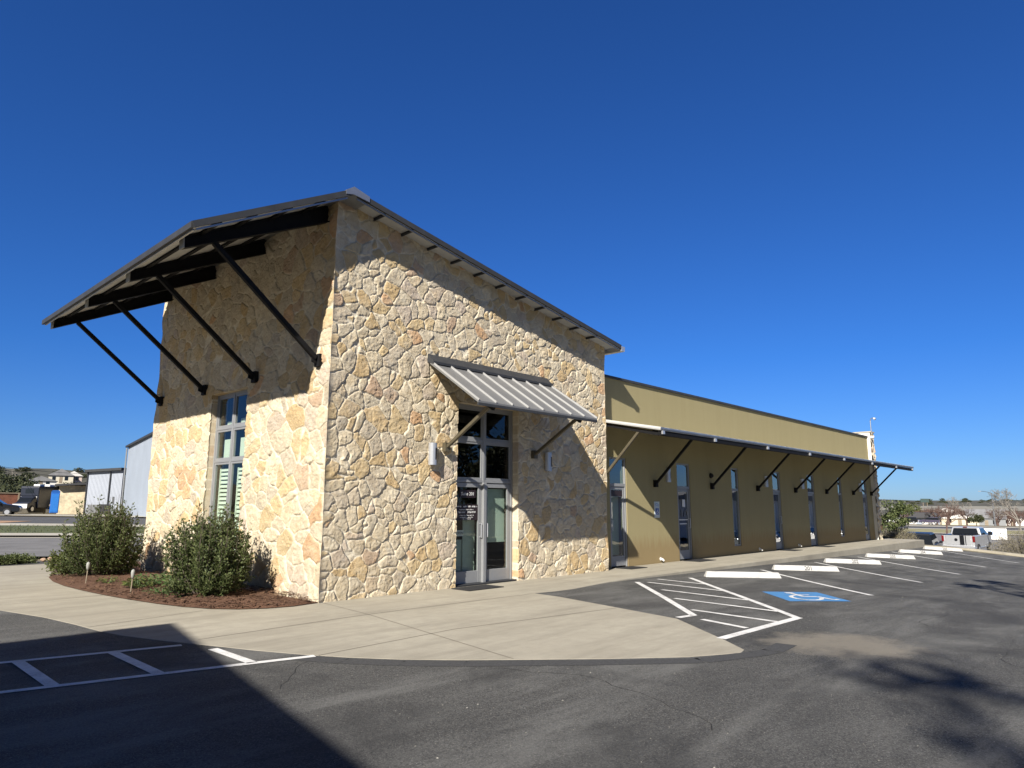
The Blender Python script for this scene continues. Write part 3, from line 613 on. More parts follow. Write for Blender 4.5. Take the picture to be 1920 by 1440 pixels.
# entrance awning
ax0,ax1=2.17,5.82; hz,lz=4.42,3.50
s=MB(); s.hexa([(ax0,-.10,hz-.04),(ax1,-.10,hz-.04),(ax1,-1.5,lz-.04),(ax0,-1.5,lz-.04)],[(ax0,-.10,hz),(ax1,-.10,hz),(ax1,-1.5,lz),(ax0,-1.5,lz)]); aw=s.build('entrance_awning',M['awning'],B)
k=8
for i in range(k+1):
    x=ax0+.015+(ax1-ax0-.03)*i/k; s=MB(); s.bar((x,-.13,hz+.004),(x,-1.51,lz+.012),.020,.036); s.build('standing_seam',M['seam'],aw)
s=MB(); s.hexa([(ax0-.01,-.22,hz-.05),(ax1+.01,-.22,hz-.05),(ax1+.01,-.02,hz-.0),(ax0-.01,-.02,hz-.0)],[(ax0-.01,-.22,hz+.0),(ax1+.01,-.22,hz+.0),(ax1+.01,-.04,hz+.17),(ax0-.01,-.04,hz+.17)]); s.build('wall_flashing',M['fascia'],aw)
s=MB(); s.bar((ax0,-1.49,lz-.06),(ax1,-1.49,lz-.06),.03,.05); s.build('front_edge',M['fascia'],aw)
for y,z in ((-.55,4.07),(-1.05,3.74),(-1.36,3.53)):
    s=MB(); s.bar((ax0+.05,y,z),(ax1-.05,y,z),.05,.07); s.build('purlin',M['fascia'],aw)
for x in (2.66,5.33):
    s=MB(); s.bar((x,-.02,4.33),(x,-1.42,3.41),.07,.09); s.build('rafter',M['black'],aw)
    s=MB(); s.bar((x,-.10,2.75),(x,-1.30,3.46),.065,.065); br=s.build('awning_brace',M['bronze'],aw,bevel=.006)
    s=MB(); s.box(x-.06,x+.06,-.13,-.03,2.66,2.84); s.build('foot_bracket',M['bronze'],B)
# olive wing
WX0,WX1,WY,WZ=TW,31.2,.30,5.05
doors=[(8.78,9.57),(12.28,13.07),(19.28,20.0),(22.74,23.5),(29.75,30.48)]; wins=[(15.90,16.44),(26.36,26.86)]
ops=sorted([(a,b,0.0,2.90) for a,b in doors]+[(a,b,.28,2.90) for a,b in wins])
s=MB(); xs_=[WX0]+[q for o in ops for q in o[:2]]+[WX1]
for i in range(0,len(xs_),2): s.box(xs_[i],xs_[i+1],WY,WY+.2,-.05,2.90)
s.box(WX0,WX1,WY,WY+.2,2.90,WZ)
for a,b,z0,z1 in ops:
    if z0>0: s.box(a,b,WY,WY+.2,-.05,z0)
s.box(WX0,WX1,WY+.2,12.0,4.6,4.7); s.box(WX0,WX1,11.8,12.0,0,WZ)
s.build('stucco_wall',M['stucco'],B)
s=MB(); s.box(WX0+.03,WX1+.0,WY-.05,WY+.27,WZ,WZ+.07); s.build('parapet_coping',M['fascia'],B,bevel=.006,seg=1)
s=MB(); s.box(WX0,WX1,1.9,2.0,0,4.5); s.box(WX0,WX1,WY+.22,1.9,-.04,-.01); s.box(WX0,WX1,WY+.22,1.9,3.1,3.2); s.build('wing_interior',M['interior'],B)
for k,(a,b,z0,z1) in enumerate(ops):
    isd=z0==0
    Wm=MB(); t=.05
    Wm.box(a,a+t,WY+.02,WY+.12,z0+.003,z1); Wm.box(b-t,b,WY+.02,WY+.12,z0+.003,z1); Wm.box(a+t,b-t,WY+.024,WY+.118,z1-t,z1); Wm.box(a+t,b-t,WY+.024,WY+.118,2.12,2.20)
    if not isd: Wm.box(a+t,b-t,WY+.024,WY+.118,z0+.003,z0+t)
    wn=Wm.build('window_frame' if not isd else 'door_surround',M['alu'],B,bevel=.003,seg=1)
    g=M['glass_wing']
    s=MB(); s.box(a+t,b-t,WY+.06,WY+.066,2.20,z1-t); s.build('pane',g,wn)
    if isd:
        d=leaf(a+t+.005,b-t-.005,WY+.045,.03,2.115,g,.075,.26,hand=1 if k%2 else -1)
        if k==0:
            s=MB(); s.box(a+.13,b-.13,WY+.20,WY+.21,.3,1.86); s.build('roller_shade',M['shade'],d)
            s=MB(); s.box(a+.14,b-.14,WY+.052,WY+.056,1.86,2.02); s.build('suite_plaque',M['plaque'],d)
        if k==1:
            s=MB(); s.box(a+.36,a+.52,WY+.050,WY+.054,1.58,1.80); s.build('paper_notice',M['lettering'],d)
            for z0_,a_,b_ in ((1.18,.14,.14),(1.06,.17,.2)):
                s=MB(); s.box(a+a_,b-b_,WY+.050,WY+.054,z0_,z0_+.026); s.build('lettering_line',M['lettering'],d)
            s=MB(); s.tube([(a+.45,WY+.05,1.30),(a+.50,WY+.05,1.46),(a+.58,WY+.05,1.50),(a+.64,WY+.05,1.40),(a+.62,WY+.05,1.32)],.014,5); s.build('window_decal',M['alu'],d); s=MB(); s.tube([(a+.3,WY+.05,1.28),(a+.3,WY+.05,1.5)],.012,5); s.build('window_decal',M['alu'],d)
        if k in (3,4):
            s=MB(); s.box(a+.13,b-.13,WY+.20,WY+.21,.4,1.7); s.build('roller_shade',M['shade'],d)
    else:
        s=MB(); s.box(a+t,b-t,WY+.06,WY+.066,z0+t,2.12); s.build('pane',g,wn)
        if k==2:
            s=MB(); s.box(a+.06,b-.06,WY+.20,WY+.21,.55,1.9); s.build('roller_shade',M['shade'],wn)
# wing canopy
cy0,cy1=WY,-1.66; cx0,cx1=8.22,31.2; ch,cl=3.86,3.48
s=MB(); s.hexa([(cx0,cy0,ch-.05),(cx1,cy0,ch-.05),(cx1,cy1,cl-.05),(cx0,cy1,cl-.05)],[(cx0,cy0,ch),(cx1,cy0,ch),(cx1,cy1,cl),(cx0,cy1,cl)]); can=s.build('wing_canopy',M['deck'],B)
for i in range(62):
    x=cx0+.02+i*.4
    if x<cx1: s=MB(); s.bar((x,cy0-.02,ch+.01),(x,cy1,cl+.015),.03,.03); s.build('standing_seam',M['deck'],can)
s=MB(); s.hexa([(cx0-.035,cy0,ch-.05),(cx0-.003,cy0,ch-.05),(cx0-.003,cy1,cl-.05),(cx0-.035,cy1,cl-.05)],[(cx0-.035,cy0,ch-.015),(cx0-.003,cy0,ch-.015),(cx0-.003,cy1,cl-.015),(cx0-.035,cy1,cl-.015)]); s.build('end_trim',M['seam'],can)
s=MB(); s.box(cx0-.03,cx1,cy1-.02,cy1-.002,cl-.02,cl+.022); s.build('drip_edge',M['galv'],can)
s=MB(); s.box(cx0+.02,cx1,cy1+.02,cy1+.10,cl-.17,cl-.055); s.build('edge_beam',M['black'],can)
for x in (8.30,11.0,14.42,17.88,21.36,24.80,28.30,31.0):
    s=MB(); s.bar((x,cy0-.02,ch-.10),(x,cy1+.12,cl-.125),.07,.09); s.build('rafter',M['black'],can)
    s=MB(); s.box(x-.045,x+.045,cy1-.03,cy1+.018,cl-.145,cl-.06); s.build('rafter_end',M['lamp'],can)
for k,x in enumerate((8.30,11.0,14.42,17.88,21.36,24.80,28.30,31.0)):
    s=MB(); s.bar((x,WY-.06,2.24),(x,-1.02,3.50),.065,.065); br=s.build('canopy_brace',M['bronze'] if k==0 else M['black'],B,bevel=.005,seg=1)
    s=MB(); s.box(x-.06,x+.06,WY-.10,WY-.003,2.14,2.34); s.build('foot_bracket',M['black'],br)
# stone end pier of the wing
stone_sheet('stone_pier',B,grid1(0,.55,.03),grid1(-.05,5.3,.03),lambda u,v,h:np.stack([31.2+u,.15-h,v],1),41,.3,.9,lambda U,V:U>-1,.012,.04,.8)
stone_sheet('stone_pier',B,grid1(0,12,.06),grid1(-.05,5.3,.06),lambda u,v,h:np.stack([31.75+h,.15+u,v],1),42,.3,.9,lambda U,V:U>-1,.012,.04,.8)
s=MB(); s.add([(31.2,.15,4.9),(31.2,.15,5.3),(31.2,12,5.3),(31.2,12,4.9)],[(0,1,2,3)]); s.add([(31.2,.15,-.05),(31.2,.15,4.9),(31.2,.302,4.9),(31.2,.302,-.05)],[(0,1,2,3)]); s.build('pier_side',M['house_white'],B)
s=MB(); s.box(31.17,31.79,.09,12.05,5.3,5.36); s.build('pier_coping',M['conc_far'],B)
# ------------------------------------------------------------------ fixtures on and around the building
def sconce(x,y,z,h,label):
    t=thing('wall_sconce',label,'wall light',(x,y,z),0,'half round metal wall sconces')
    prof=[(.085*math.cos(a),-.095*math.sin(a)) for a in [math.pi*i/10 for i in range(11)]]
    s=MB()
    def band(a0,a1,z0,z1):
        pr=[(.085*math.cos(math.pi*i/10),-.03-.085*math.sin(math.pi*i/10)) for i in range(a0,a1+1)]
        vs=[(p[0],p[1],zz) for zz in (z0,z1) for p in pr]; n=len(pr); s.add(vs,[(i,i+1,n+i+1,n+i) for i in range(n-1)])
    band(0,10,0,.1*h/.42); band(0,10,.32*h/.42,h); band(0,3,.1*h/.42,.32*h/.42); band(5,10,.1*h/.42,.32*h/.42)
    s.build('shell',M['lamp'],t,local=True)
    s=MB(); s.box(-.08,.08,-.03,.0,0,h); s.build('back_plate',M['lamp'],t,local=True)
    s=MB(); s.tube([(0,-.055,.05*h),(0,-.055,.92*h)],.055,8); s.build('inner_tube',M['interior'],t,local=True)
    return t
sconce(2.30,-.06,2.38,.43,'half round metal sconce in the sun, left of the entrance doors')
sconce(5.80,-.06,2.39,.43,'half round metal sconce in awning shade, right of the entrance doors')
for x,l in ((11.72,'grey wall sconce half hidden by a brace beside the wing door with paper notice'),(18.62,'grey wall sconce left of the third wing door'),(22.1,'grey wall sconce beside the fourth wing door'),(29.3,'grey wall sconce beside the farthest wing door')):
    sconce(x,WY-.002,2.30,.40,l)
t=thing('accessibility_sign','white and pale green wall sign with blue wheelchair symbol beside the first wing door','sign',(11.08,WY-.002,1.27))
s=MB(); s.box(-.14,.14,-.012,0,0,.46); s.build('plate',M['sign'],t,local=True,bevel=.003,seg=1)
s=MB(); s.box(-.085,.085,-.016,-.0125,.09,.27); s.build('blue_panel',M['sign_blue'],t,local=True)
s=MB()
def sg(pts,r=.0085):
    s.tube([(x,-.018,z) for x,z in pts],r,5)
sg([(-.012,.245),(-.010,.252)],.014); sg([(-.01,.228),(-.004,.178),(.032,.176),(.046,.13),(.06,.135)]); sg([(-.008,.205),(.028,.203)],.006); sg([(-.022,.19),(-.04,.165),(-.04,.14),(-.022,.118),(.004,.116),(.024,.132)],.007)
s.build('wheelchair_symbol',M['lettering'],t,local=True)
s=MB(); s.tube([(-.10,-.014,.36),(-.05,-.014,.40),(.02,-.014,.40),(.09,-.014,.35)],.008,5); s.tube([(-.09,-.014,.33),(0,-.014,.355),(.08,-.014,.32)],.005,5); s.build('green_curve',M['leaf_yellow'] if 0 else M['banner_blue'],t,local=True)
t=thing('security_camera','small black dome camera high on the olive wall','camera',(14.42,WY-.002,2.58))
s=MB(); s.tube([(0,0,0),(0,-.03,0)],.085,14); s.build('mount',M['black'],t,local=True)
s=MB(); s.tube([(0,-.03,0),(0,-.06,-.002),(0,-.09,-.005),(0,-.105,-.007)],[.075,.068,.045,.012],14); s.build('dome',M['rubber'],t,local=True,smooth=True)
for x,l in ((11.2,'white drain spout at the wall foot nearest the stone tower'),(17.8,'white drain spout at the wall foot between narrow window and third wing door'),(21.4,'white drain spout at the wall foot between the third and fourth wing doors')):
    t=thing('drain_spout',l,'spout',(x,WY-.003,.09),0,'white drain spouts'); s=MB(); s.tube([(0,0,.02),(0,-.06,.02),(-.01,-.12,-.03)],.028,8); s.build('pipe',M['white'],t,local=True); s=MB(); s.tube([(0,0,.02),(0,-.015,.02)],.05,10); s.build('flange',M['white'],t,local=True)
t=thing('mast_lamp','thin mast with hooked top and white globe at the far end of the wing','mast',(31.3,.1,5.05))
s=MB(); s.tube([(0,0,.15),(0,0,.85),(-.01,-.05,.96),(-.03,-.16,.98),(-.04,-.2,.93)],.022,6); s.build('pole',M['galv'],t,local=True)
s=MB(); bmx=[(0,0,-.08+.16*i/6) for i in range(7)]; s.tube(bmx,[max(.02,.13*math.sin(math.pi*i/6)) for i in range(7)],10); s.build('globe',M['white'],t,local=True,smooth=True)
s=MB(); s.tube([(-.035,-.17,.97),(-.05,-.24,.90)],[.03,.07],8); s.build('lamp_head',M['white'],t,local=True)
for (a,b,c,d,l) in ((2.80,3.75,-.66,-.14,'black doormat in front of the stone entrance'),(8.85,9.6,-.28,.22,'black doormat at the first wing door by the stone tower'),(12.3,13.3,-.35,.2,'black doormat at the wing door with paper notice'),(19.3,20.1,-.35,.2,'black doormat at the third wing door'),(22.8,23.6,-.35,.2,'black doormat at the fourth wing door')):
    s=MB(); s.box(a,b,c,d,.003,.016); tag(s.build('doormat',M['rubber'],bevel=.004,seg=1),l,'doormat','black doormats')
def wheel_stop(x,y,num,label):
    t=thing('wheel_stop',label,'wheel stop',(x,y,lotz(x,y)+.002),R(-44),'white concrete wheel stops')
    s=MB(); s.prism([(-.10,0),(.10,0),(.055,.135),(-.055,.135)],'x',-.92,.92)
    V=s.v; 
    for i,(a,b,c) in enumerate(V):
        if c>.1: V[i]=(a*.945,b,c)
    t.rotation_euler=(0,math.atan((lotz(x-.6,y+.6)-lotz(x+.6,y-.6))/1.7),R(-44))
    s.build('body',M['stop'],t,local=True,bevel=.018)
    if num:
        # painted on the sloping face turned to the lot
        m=Matrix.Translation((.05,-.0815,.0695))@Matrix.Rotation(math.atan2(.135,.045),4,'X')
        s=MB(); s.add(*text_mesh(num,.15,m,.014)); s.build('stencilled_number',M['stencil'],t,local=True)
    return t
for x,y,nm,l in ((9.68,-2.86,None,'unnumbered white wheel stop nearest the striped access aisle'),(13.25,-3.0,'201','white wheel stop stencilled 201'),(17.6,-2.85,'202','white wheel stop stencilled 202'),(22.1,-2.75,'203','white wheel stop stencilled 203'),(26.8,-2.65,'204','white wheel stop stencilled 204'),(31.2,-2.55,'205','farthest white wheel stop, stencilled 205')):
    wheel_stop(x,y,nm,l)

# ------------------------------------------------------------------ plants
def leafquad(mb,p,d,n,l,w_):
    d=d.normalized(); s_=d.cross(n); s_=s_.normalized() if s_.length>1e-4 else d.orthogonal().normalized()
    mb.add([p,p+d*l*.5+s_*w_,p+d*l,p+d*l*.5-s_*w_],[(0,1,2,3)])
def rv(r,z0=-1,z1=1):
    while 1:
        v=Vector((r.uniform(-1,1),r.uniform(-1,1),r.uniform(-1,1)))
        if .05<v.length<1: return v.normalized()
def shrub(name,label,cat,loc,rx,ry,h,stems,per,seed,leafm,ll=(.03,.06),group=None,wf=.28,bare=.25,low=.2,clip=None):
    r=random.Random(seed); per=int(per*1.0); t=thing(name,label,cat,loc,0,group)
    st=MB(); lf=MB()
    for i in range(stems):
        a=r.uniform(0,6.283); q=math.sqrt(r.random()); 
        tx,ty=math.cos(a)*q*rx,math.sin(a)*q*ry
        top=h*(r.uniform(.80,1.06) if r.random()<.9 else r.uniform(1.05,1.2))*(1-.22*q**3)
        if q>.75 and r.random()<.75: top*=r.uniform(low,1.0)
        b=Vector((tx*.16+r.uniform(-.06,.06),ty*.16+r.uniform(-.06,.06),0)); e=Vector((tx,ty,top)); c=Vector((tx*(.75 if q<.8 else .95),ty*(.75 if q<.8 else .95),top*.38))
        pts=[]
        for k in range(7):
            u=k/6; pts.append((1-u)**2*b+2*u*(1-u)*c+u*u*e+Vector((r.uniform(-1,1),r.uniform(-1,1),0))*.02*(k>0))
        if clip: pts=[Vector((min(p.x,clip),p.y,p.z)) for p in pts]
        st.tube(pts,[.011-.0014*k for k in range(7)],4,cap=False)
        for k in range(per):
            u=bare*r.random()+ (1-bare)*(r.random()**.75); u=min(max(u,.14),1.0); f=u*6; ii=min(5,int(f)); p=pts[ii].lerp(pts[ii+1],f-ii); ax=(pts[ii+1]-pts[ii]).normalized()
            sd=rv(r); sd=(sd-ax*sd.dot(ax)).normalized(); ln=r.uniform(.05,.17)*(1.15-.5*u)
            tip=p+sd*ln+ax*ln*.75
            if clip and tip.x>clip: continue
            for z in range(5):
                v=r.random(); pp=p.lerp(tip,v); d=(sd*.7+ax*1.0+rv(r)*.8)
                leafquad(lf,pp,d,rv(r),r.uniform(*ll),r.uniform(*ll)*wf)
    st.build('stems',M['bark'],t,local=True); lf.build('foliage',leafm,t,local=True)
    return t
shrub('shrub','dense dark green clipped shrub in front of the tall window','shrub',(-1.12,1.85,.03),.70,.84,1.46,150,54,3,M['leaf'],ll=(.026,.055),wf=.34,clip=1.02)
shrub('shrub','dark green clipped shrub at the far left end of the mulch bed','shrub',(-1.30,6.85,.03),.80,1.0,1.55,160,54,5,M['leaf'],ll=(.026,.055),wf=.34,clip=1.15)
shrub('small_shrub','low yellow green bush at the left foot of the far shrub','shrub',(-1.78,7.75,.03),.34,.42,.55,40,26,9,M['leaf_yellow'])
shrub('low_juniper','low spreading dark juniper beside the road at the left edge','shrub',(-1.85,12.75,.02),.8,.42,.15,60,30,12,M['leaf'],low=.5)
def ground_plant(label,x,y,rad,h,n,seed,m,ll=(.05,.10)):
    r=random.Random(seed); t=thing('leafy_plant',label,'plant',(x,y,bedz(x,y)-.01),0,'low leafy plants in the mulch bed'); lf=MB(); st=MB()
    for i in range(n):
        a=r.uniform(0,6.28); q=math.sqrt(r.random())*rad; p=Vector((math.cos(a)*q,math.sin(a)*q,h*r.uniform(.35,1)*(1-.4*q/rad)))
        if i%4==0: st.tube([(p.x*.3,p.y*.3,0),(p.x*.75,p.y*.75,p.z*.6),p],.004,3,cap=False)
        d=Vector((math.cos(a)+r.uniform(-.8,.8),math.sin(a)+r.uniform(-.8,.8),r.uniform(-.4,.5))); n_=Vector((r.uniform(-.5,.5),r.uniform(-.5,.5),1)); l=r.uniform(*ll)
        d.normalize(); s_=d.cross(n_).normalized(); w_=l*.28; m2=p+d*l*.45-Vector((0,0,l*.02))
        lf.add([p,m2+s_*w_,p+d*l-Vector((0,0,l*.2)),m2-s_*w_],[(0,1,2,3)])
    st.build('stems',M['leaf_ground'],t,local=True); lf.build('leaves',m,t,local=True); return t
ground_plant('broad leaved green plant right of the nearer stake light',-1.35,3.9,.32,.26,240,1,M['leaf_ground'])
ground_plant('low dark leafy plant against the near shrub, behind the stake light',-.95,3.15,.36,.22,240,2,M['leaf_ground'])
ground_plant('bright green plant in the mulch between the two shrubs',-1.62,3.55,.24,.24,160,3,M['leaf_yellow'])
ground_plant('sprawling thin plant at the left foot of the near shrub',-1.62,2.35,.30,.16,150,4,M['leaf_ground'],(.03,.06))
ground_plant('small pale green plant right of the farther stake light',-1.72,4.9,.20,.15,80,6,M['leaf_yellow'],(.04,.07))
ground_plant('leafy plant close to the wall foot between the shrubs',-.62,4.3,.30,.24,170,7,M['leaf_ground'])
def stake_light(x,y,l):
    z=bedz(x,y)-.03; t=thing('stake_light',l,'garden light',(x,y,z),0,'solar stake lights in the mulch bed')
    s=MB(); s.tube([(0,0,0),(.01,0,.26)],.010,6); s.build('stake',M['wood_grey'],t,local=True)
    s=MB(); s.tube([(.01,0,.25),(.01,0,.30),(.01,0,.36),(.01,0,.40),(.01,0,.42)],[.012,.028,.036,.03,.008],8); s.build('lamp_head',M['end_plate'],t,local=True,smooth=True)
stake_light(-1.93,3.0,'stake light nearer the tower corner, in front of the leafy plants'); stake_light(-1.98,5.35,'stake light in front of the far shrub')
r=random.Random(8)
for i in range(26):
    x=-3.4+i*.20+r.uniform(-.06,.06); y=13.0+(i-8)*-.02+r.uniform(-.12,.12); d=r.uniform(.06,.14)
    bm=bmesh.new(); bmesh.ops.create_icosphere(bm,subdivisions=2,radius=d)
    for v in bm.verts: v.co*=1+.35*mn.noise(v.co*9+Vector((i,0,0))); v.co.z*=.7
    me=bpy.data.meshes.new('border_stone'); bm.to_mesh(me); bm.free(); me.materials.append(M['rock']); o=link('border_stone',me); o.location=(x,y,gz(x,y)+.04)
    tag(o,'rough reddish edging stone in the row along the far side of the concrete','stone','edging stones beyond the concrete')

# ------------------------------------------------------------------ across the side road (left)
tv=Vector((.82,-.57)); nv=Vector((.57,.82))
def band(name,n0,n1,t0,t1,m,dz,k=10,kind='structure'):
    vs=[];fs=[]
    A=max(2,int((n1-n0)/2)+1); Bn=int((t1-t0)/3)+2
    for i in range(A):
        for j in range(Bn):
            p=nv*(n0+(n1-n0)*i/(A-1))+tv*(t0+(t1-t0)*j/(Bn-1)); vs.append((p.x,p.y,gz(p.x,p.y)+dz))
    for i in range(A-1):
        for j in range(Bn-1): a=i*Bn+j; fs.append((a,a+1,a+Bn+1,a+Bn))
    me=bpy.data.meshes.new(name); me.from_pydata(vs,[],fs); me.materials.append(m); return tag(link(name,me),kind=kind)
band('side_road',11.6,22.3,-60,3,M['road'],.02); band('road_gutter',21.9,22.4,-60,3,M['conc_far'],.026)
band('far_kerb',22.4,24.6,-60,3,M['conc_far'],.10); band('grass_verge',24.6,34.4,-60,0,M['grass'],.08); band('far_walk',34.2,39.0,-70,0,M['conc_far'],.05); band('dirt_patch',39.0,44.2,-60,-22.6,M['dirt'],.04); band('far_drive',39,60,-90,-5,M['road_dark'],.02); band('shop_walk',57.5,63.0,-34,0,M['conc_far'],.14)
r=random.Random(4); s=MB()
for i in range(2600):
    p=nv*r.uniform(24.7,34.3)+tv*r.uniform(-30,-2); h=r.uniform(.04,.12); z=gz(p.x,p.y)+.07; d=Vector((r.uniform(-1,1),r.uniform(-1,1),0)).normalized()*.02
    s.add([(p.x-d.x,p.y-d.y,z),(p.x+d.x,p.y+d.y,z),(p.x+r.uniform(-.04,.04),p.y,z+h)],[(0,1,2)])
tag(s.build('grass_blades',M['grass']),kind='stuff')
# pale metal hall with a lower lean-to
HB=thing('metal_hall','tall pale sheet metal hall with a lower white side block and dark roof edges','building',(16,60,.5))
def ribbed(mb,x0,x1,y,z0,top,step=.3):
    n=int((x1-x0)/step)
    for i in range(n):
        a=x0+(x1-x0)*i/n; b=x0+(x1-x0)*(i+1)/n; mid=b-.05
        mb.hexa([(a,y,z0),(mid,y,z0),(mid,y+.1,z0),(a,y+.1,z0)],[(a,y,top(a)),(mid,y,top(mid)),(mid,y+.1,top(mid)),(a,y+.1,top(a))])
        mb.hexa([(mid,y-.03,z0),(b,y-.03,z0),(b,y+.1,z0),(mid,y+.1,z0)],[(mid,y-.03,top(mid)),(b,y-.03,top(b)),(b,y+.1,top(b)),(mid,y+.1,top(mid))])
A0=Vector((21.3,76.6,0)); dn=Vector((-.2,-.98,0)); 
s=MB(); n=88
for i in range(n):
    p=A0+dn*(i*.42); q=A0+dn*(i*.42+.34); e=A0+dn*(i*.42+.42); z0=.2
    s.bar(p.lerp(q,.5)+Vector((.08,0,4.3)),p.lerp(q,.5)+Vector((.08,0,8.1)),.34,.1,up=(.98,-.2,0)) if 0 else None
    off=Vector((-.98,.2,0))
    for (u,v,d) in ((p,q,0),(q,e,.035)):
        a=u+off*d; b2=v+off*d; c=v-off*.12; d2=u-off*.12
        s.hexa([(a.x,a.y,z0),(b2.x,b2.y,z0),(c.x,c.y,z0),(d2.x,d2.y,z0)],[(a.x,a.y,8.1),(b2.x,b2.y,8.1),(c.x,c.y,8.1),(d2.x,d2.y,8.1)])
s.build('hall_wall',M['metal_grey'],HB)
A1=A0+dn*37; far=Vector((16,3.2,0))
s=MB(); o1=A0+Vector((.1,-.4,0)); s.hexa([(o1.x,o1.y,0),(A1.x+.1,A1.y,0),(A1.x+far.x,A1.y+far.y,0),(A0.x+far.x,A0.y+far.y,0)],[(o1.x,o1.y,8.0),(A1.x+.1,A1.y,8.0),(A1.x+far.x,A1.y+far.y,8.0),(A0.x+far.x,A0.y+far.y,8.0)]); s.build('rear_wall',M['metal_grey'],HB)
s=MB(); u=A0-Vector((.25,-.3,0)); v=A1-Vector((.25,.3,0)); s.hexa([(u.x,u.y,8.1),(v.x,v.y,8.1),(v.x+16,v.y+3,8.1),(u.x+16,u.y+3,8.1)],[(u.x,u.y,8.3),(v.x,v.y,8.3),(v.x+16,v.y+3,8.3),(u.x+16,u.y+3,8.3)]); s.build('hall_roof',M['fascia'],HB)
s=MB(); s.tube([(21.05,76.3,.3),(21.05,76.3,8.0)],.08,6); s.build('downspout',M['alu'],HB)
# the lower white block looks straight at the viewer
b0=Vector((18.95,82.1,0)); b1=Vector((21.35,77.0,0)); b1=Vector((21.75,79.0,0)); dd=(b1-b0); nn=Vector((-dd.y,dd.x,0)).normalized()
tp=lambda f:5.35+.25*f
s=MB(); n=26
for i in range(n):
    f0,f1,f2=i/n,(i+.88)/n,(i+1)/n
    for g0,g1,d in ((f0,f1,0),(f1,f2,-.03)):
        a=b0+dd*g0+nn*d; c=b0+dd*g1+nn*d; e=b0+dd*g1+nn*.2; g=b0+dd*g0+nn*.2
        s.hexa([(a.x,a.y,.1),(c.x,c.y,.1),(e.x,e.y,.1),(g.x,g.y,.1)],[(a.x,a.y,tp(g0)),(c.x,c.y,tp(g1)),(e.x,e.y,tp(g1)),(g.x,g.y,tp(g0))])
s.build('side_block_wall',M['metal_white'],HB)
s=MB(); k0=b0-dd*.04-nn*.45; k1=b1+dd*.0-nn*.45; k2=b1+nn*9; k3=b0-dd*.04+nn*9
s.hexa([(k0.x,k0.y,5.33),(k1.x,k1.y,5.58),(k2.x,k2.y,5.58),(k3.x,k3.y,5.33)],[(k0.x,k0.y,5.62),(k1.x,k1.y,5.87),(k2.x,k2.y,5.87),(k3.x,k3.y,5.62)]); s.build('side_block_roof',M['fascia'],HB)
for f in (.012,.66):
    p=b0+dd*f-nn*.1; s=MB(); s.tube([(p.x,p.y,.2),(p.x,p.y,5.4)],.07,6); s.build('downspout',M['fascia'],HB)
p=b0+dd*.80-nn*.08; s=MB(); s.box(p.x-.1,p.x+.1,p.y-.05,p.y+.05,1.7,2.5); s.build('meter_box',M['alu'],HB)
SB=thing('stone_shed','small cream stone clad shed with low dark overhanging roof','building',(19.4,87.8,.2),R(-17)); SB.scale=(.957,.957,.957)
s=MB(); s.box(-1.85,1.75,-.2,7,-.2,3.85); s.build('wall',simple('shed_stone',(.62,.53,.37),.9,0,.3,2.2,.02),SB,local=True)
s=MB(); s.hexa([(-2.3,-1.0,3.75),(2.1,-1.0,4.05),(2.1,8,4.05),(-2.3,8,3.75)],[(-2.3,-1.0,3.98),(2.1,-1.0,4.32),(2.1,8,4.32),(-2.3,8,3.98)]); s.build('roof',M['roof_dark'],SB,local=True)
s=MB(); s.tube([(1.72,-.3,.1),(1.72,-.3,3.8)],.08,6); s.build('downspout',M['fascia'],SB,local=True)
t=thing('air_conditioner','boxy grey air conditioning unit on the ground beside the white wall','air conditioner',(18.2,73.9,gz(18.2,73.9)+.05),R(-17))
t.scale=(1.35,1.2,1.15)
s=MB(); s.box(-.85,-.1,-.35,.35,.08,.95); s.build('cabinet',M['alu'],t,local=True,bevel=.02)
s=MB(); s.box(-.08,.75,-.35,.35,.08,.98); s.build('coil_guard',M['fascia'],t,local=True,bevel=.02)
s=MB(); s.box(-.95,.85,-.45,.45,-.05,.08); s.build('base_pad',M['conc_far'],t,local=True)
t=thing('portable_toilet','tall bright blue portable cabin beside the stone shed','cabin',(16.5,84.6,gz(16.5,84.6)+.1),R(-12))
s=MB(); s.box(-.42,.42,-.5,.5,0,2.45); s.build('body',M['blue_plastic'],t,local=True,bevel=.03)
s=MB(); s.box(-.36,.36,-.53,-.505,.12,2.2); s.build('door',simple('blue_door',(.03,.19,.60),.4),t,local=True,bevel=.01)
s=MB(); s.prism([(-.46,2.45),(.46,2.45),(.3,2.6),(-.3,2.6)],'y',-.54,.54); s.build('roof',M['blue_plastic'],t,local=True)
# vehicles
def wheels(t,xs_,w_,rad,m=None):
    for x in xs_:
        for sd in (-1,1):
            s=MB(); s.tube([(x,sd*(w_-.22),rad),(x,sd*w_,rad)],rad,16); wl=s.build('wheel',M['rubber'],t,local=True,bevel=.03,seg=1)
            s=MB(); s.tube([(x,sd*(w_-.01),rad),(x,sd*(w_+.012),rad)],rad*.6,12); s.build('rim',M['lamp'],wl,local=True)
def shell(mb,secs):
    """loft through closed outlines of equal length"""
    n=len(secs[0]); vs=[p for s_ in secs for p in s_]; fs=[tuple(range(n-1,-1,-1)),tuple((len(secs)-1)*n+i for i in range(n))]
    for k in range(len(secs)-1):
        for i in range(n): fs.append((k*n+i,k*n+(i+1)%n,(k+1)*n+(i+1)%n,(k+1)*n+i))
    mb.add(vs,fs)
def side(w_,prof): # profile (x,z,inset): outlines at -w and +w
    return [[(x,-(w_-i),z) for x,z,i in prof],[(x,(w_-i),z) for x,z,i in prof]]
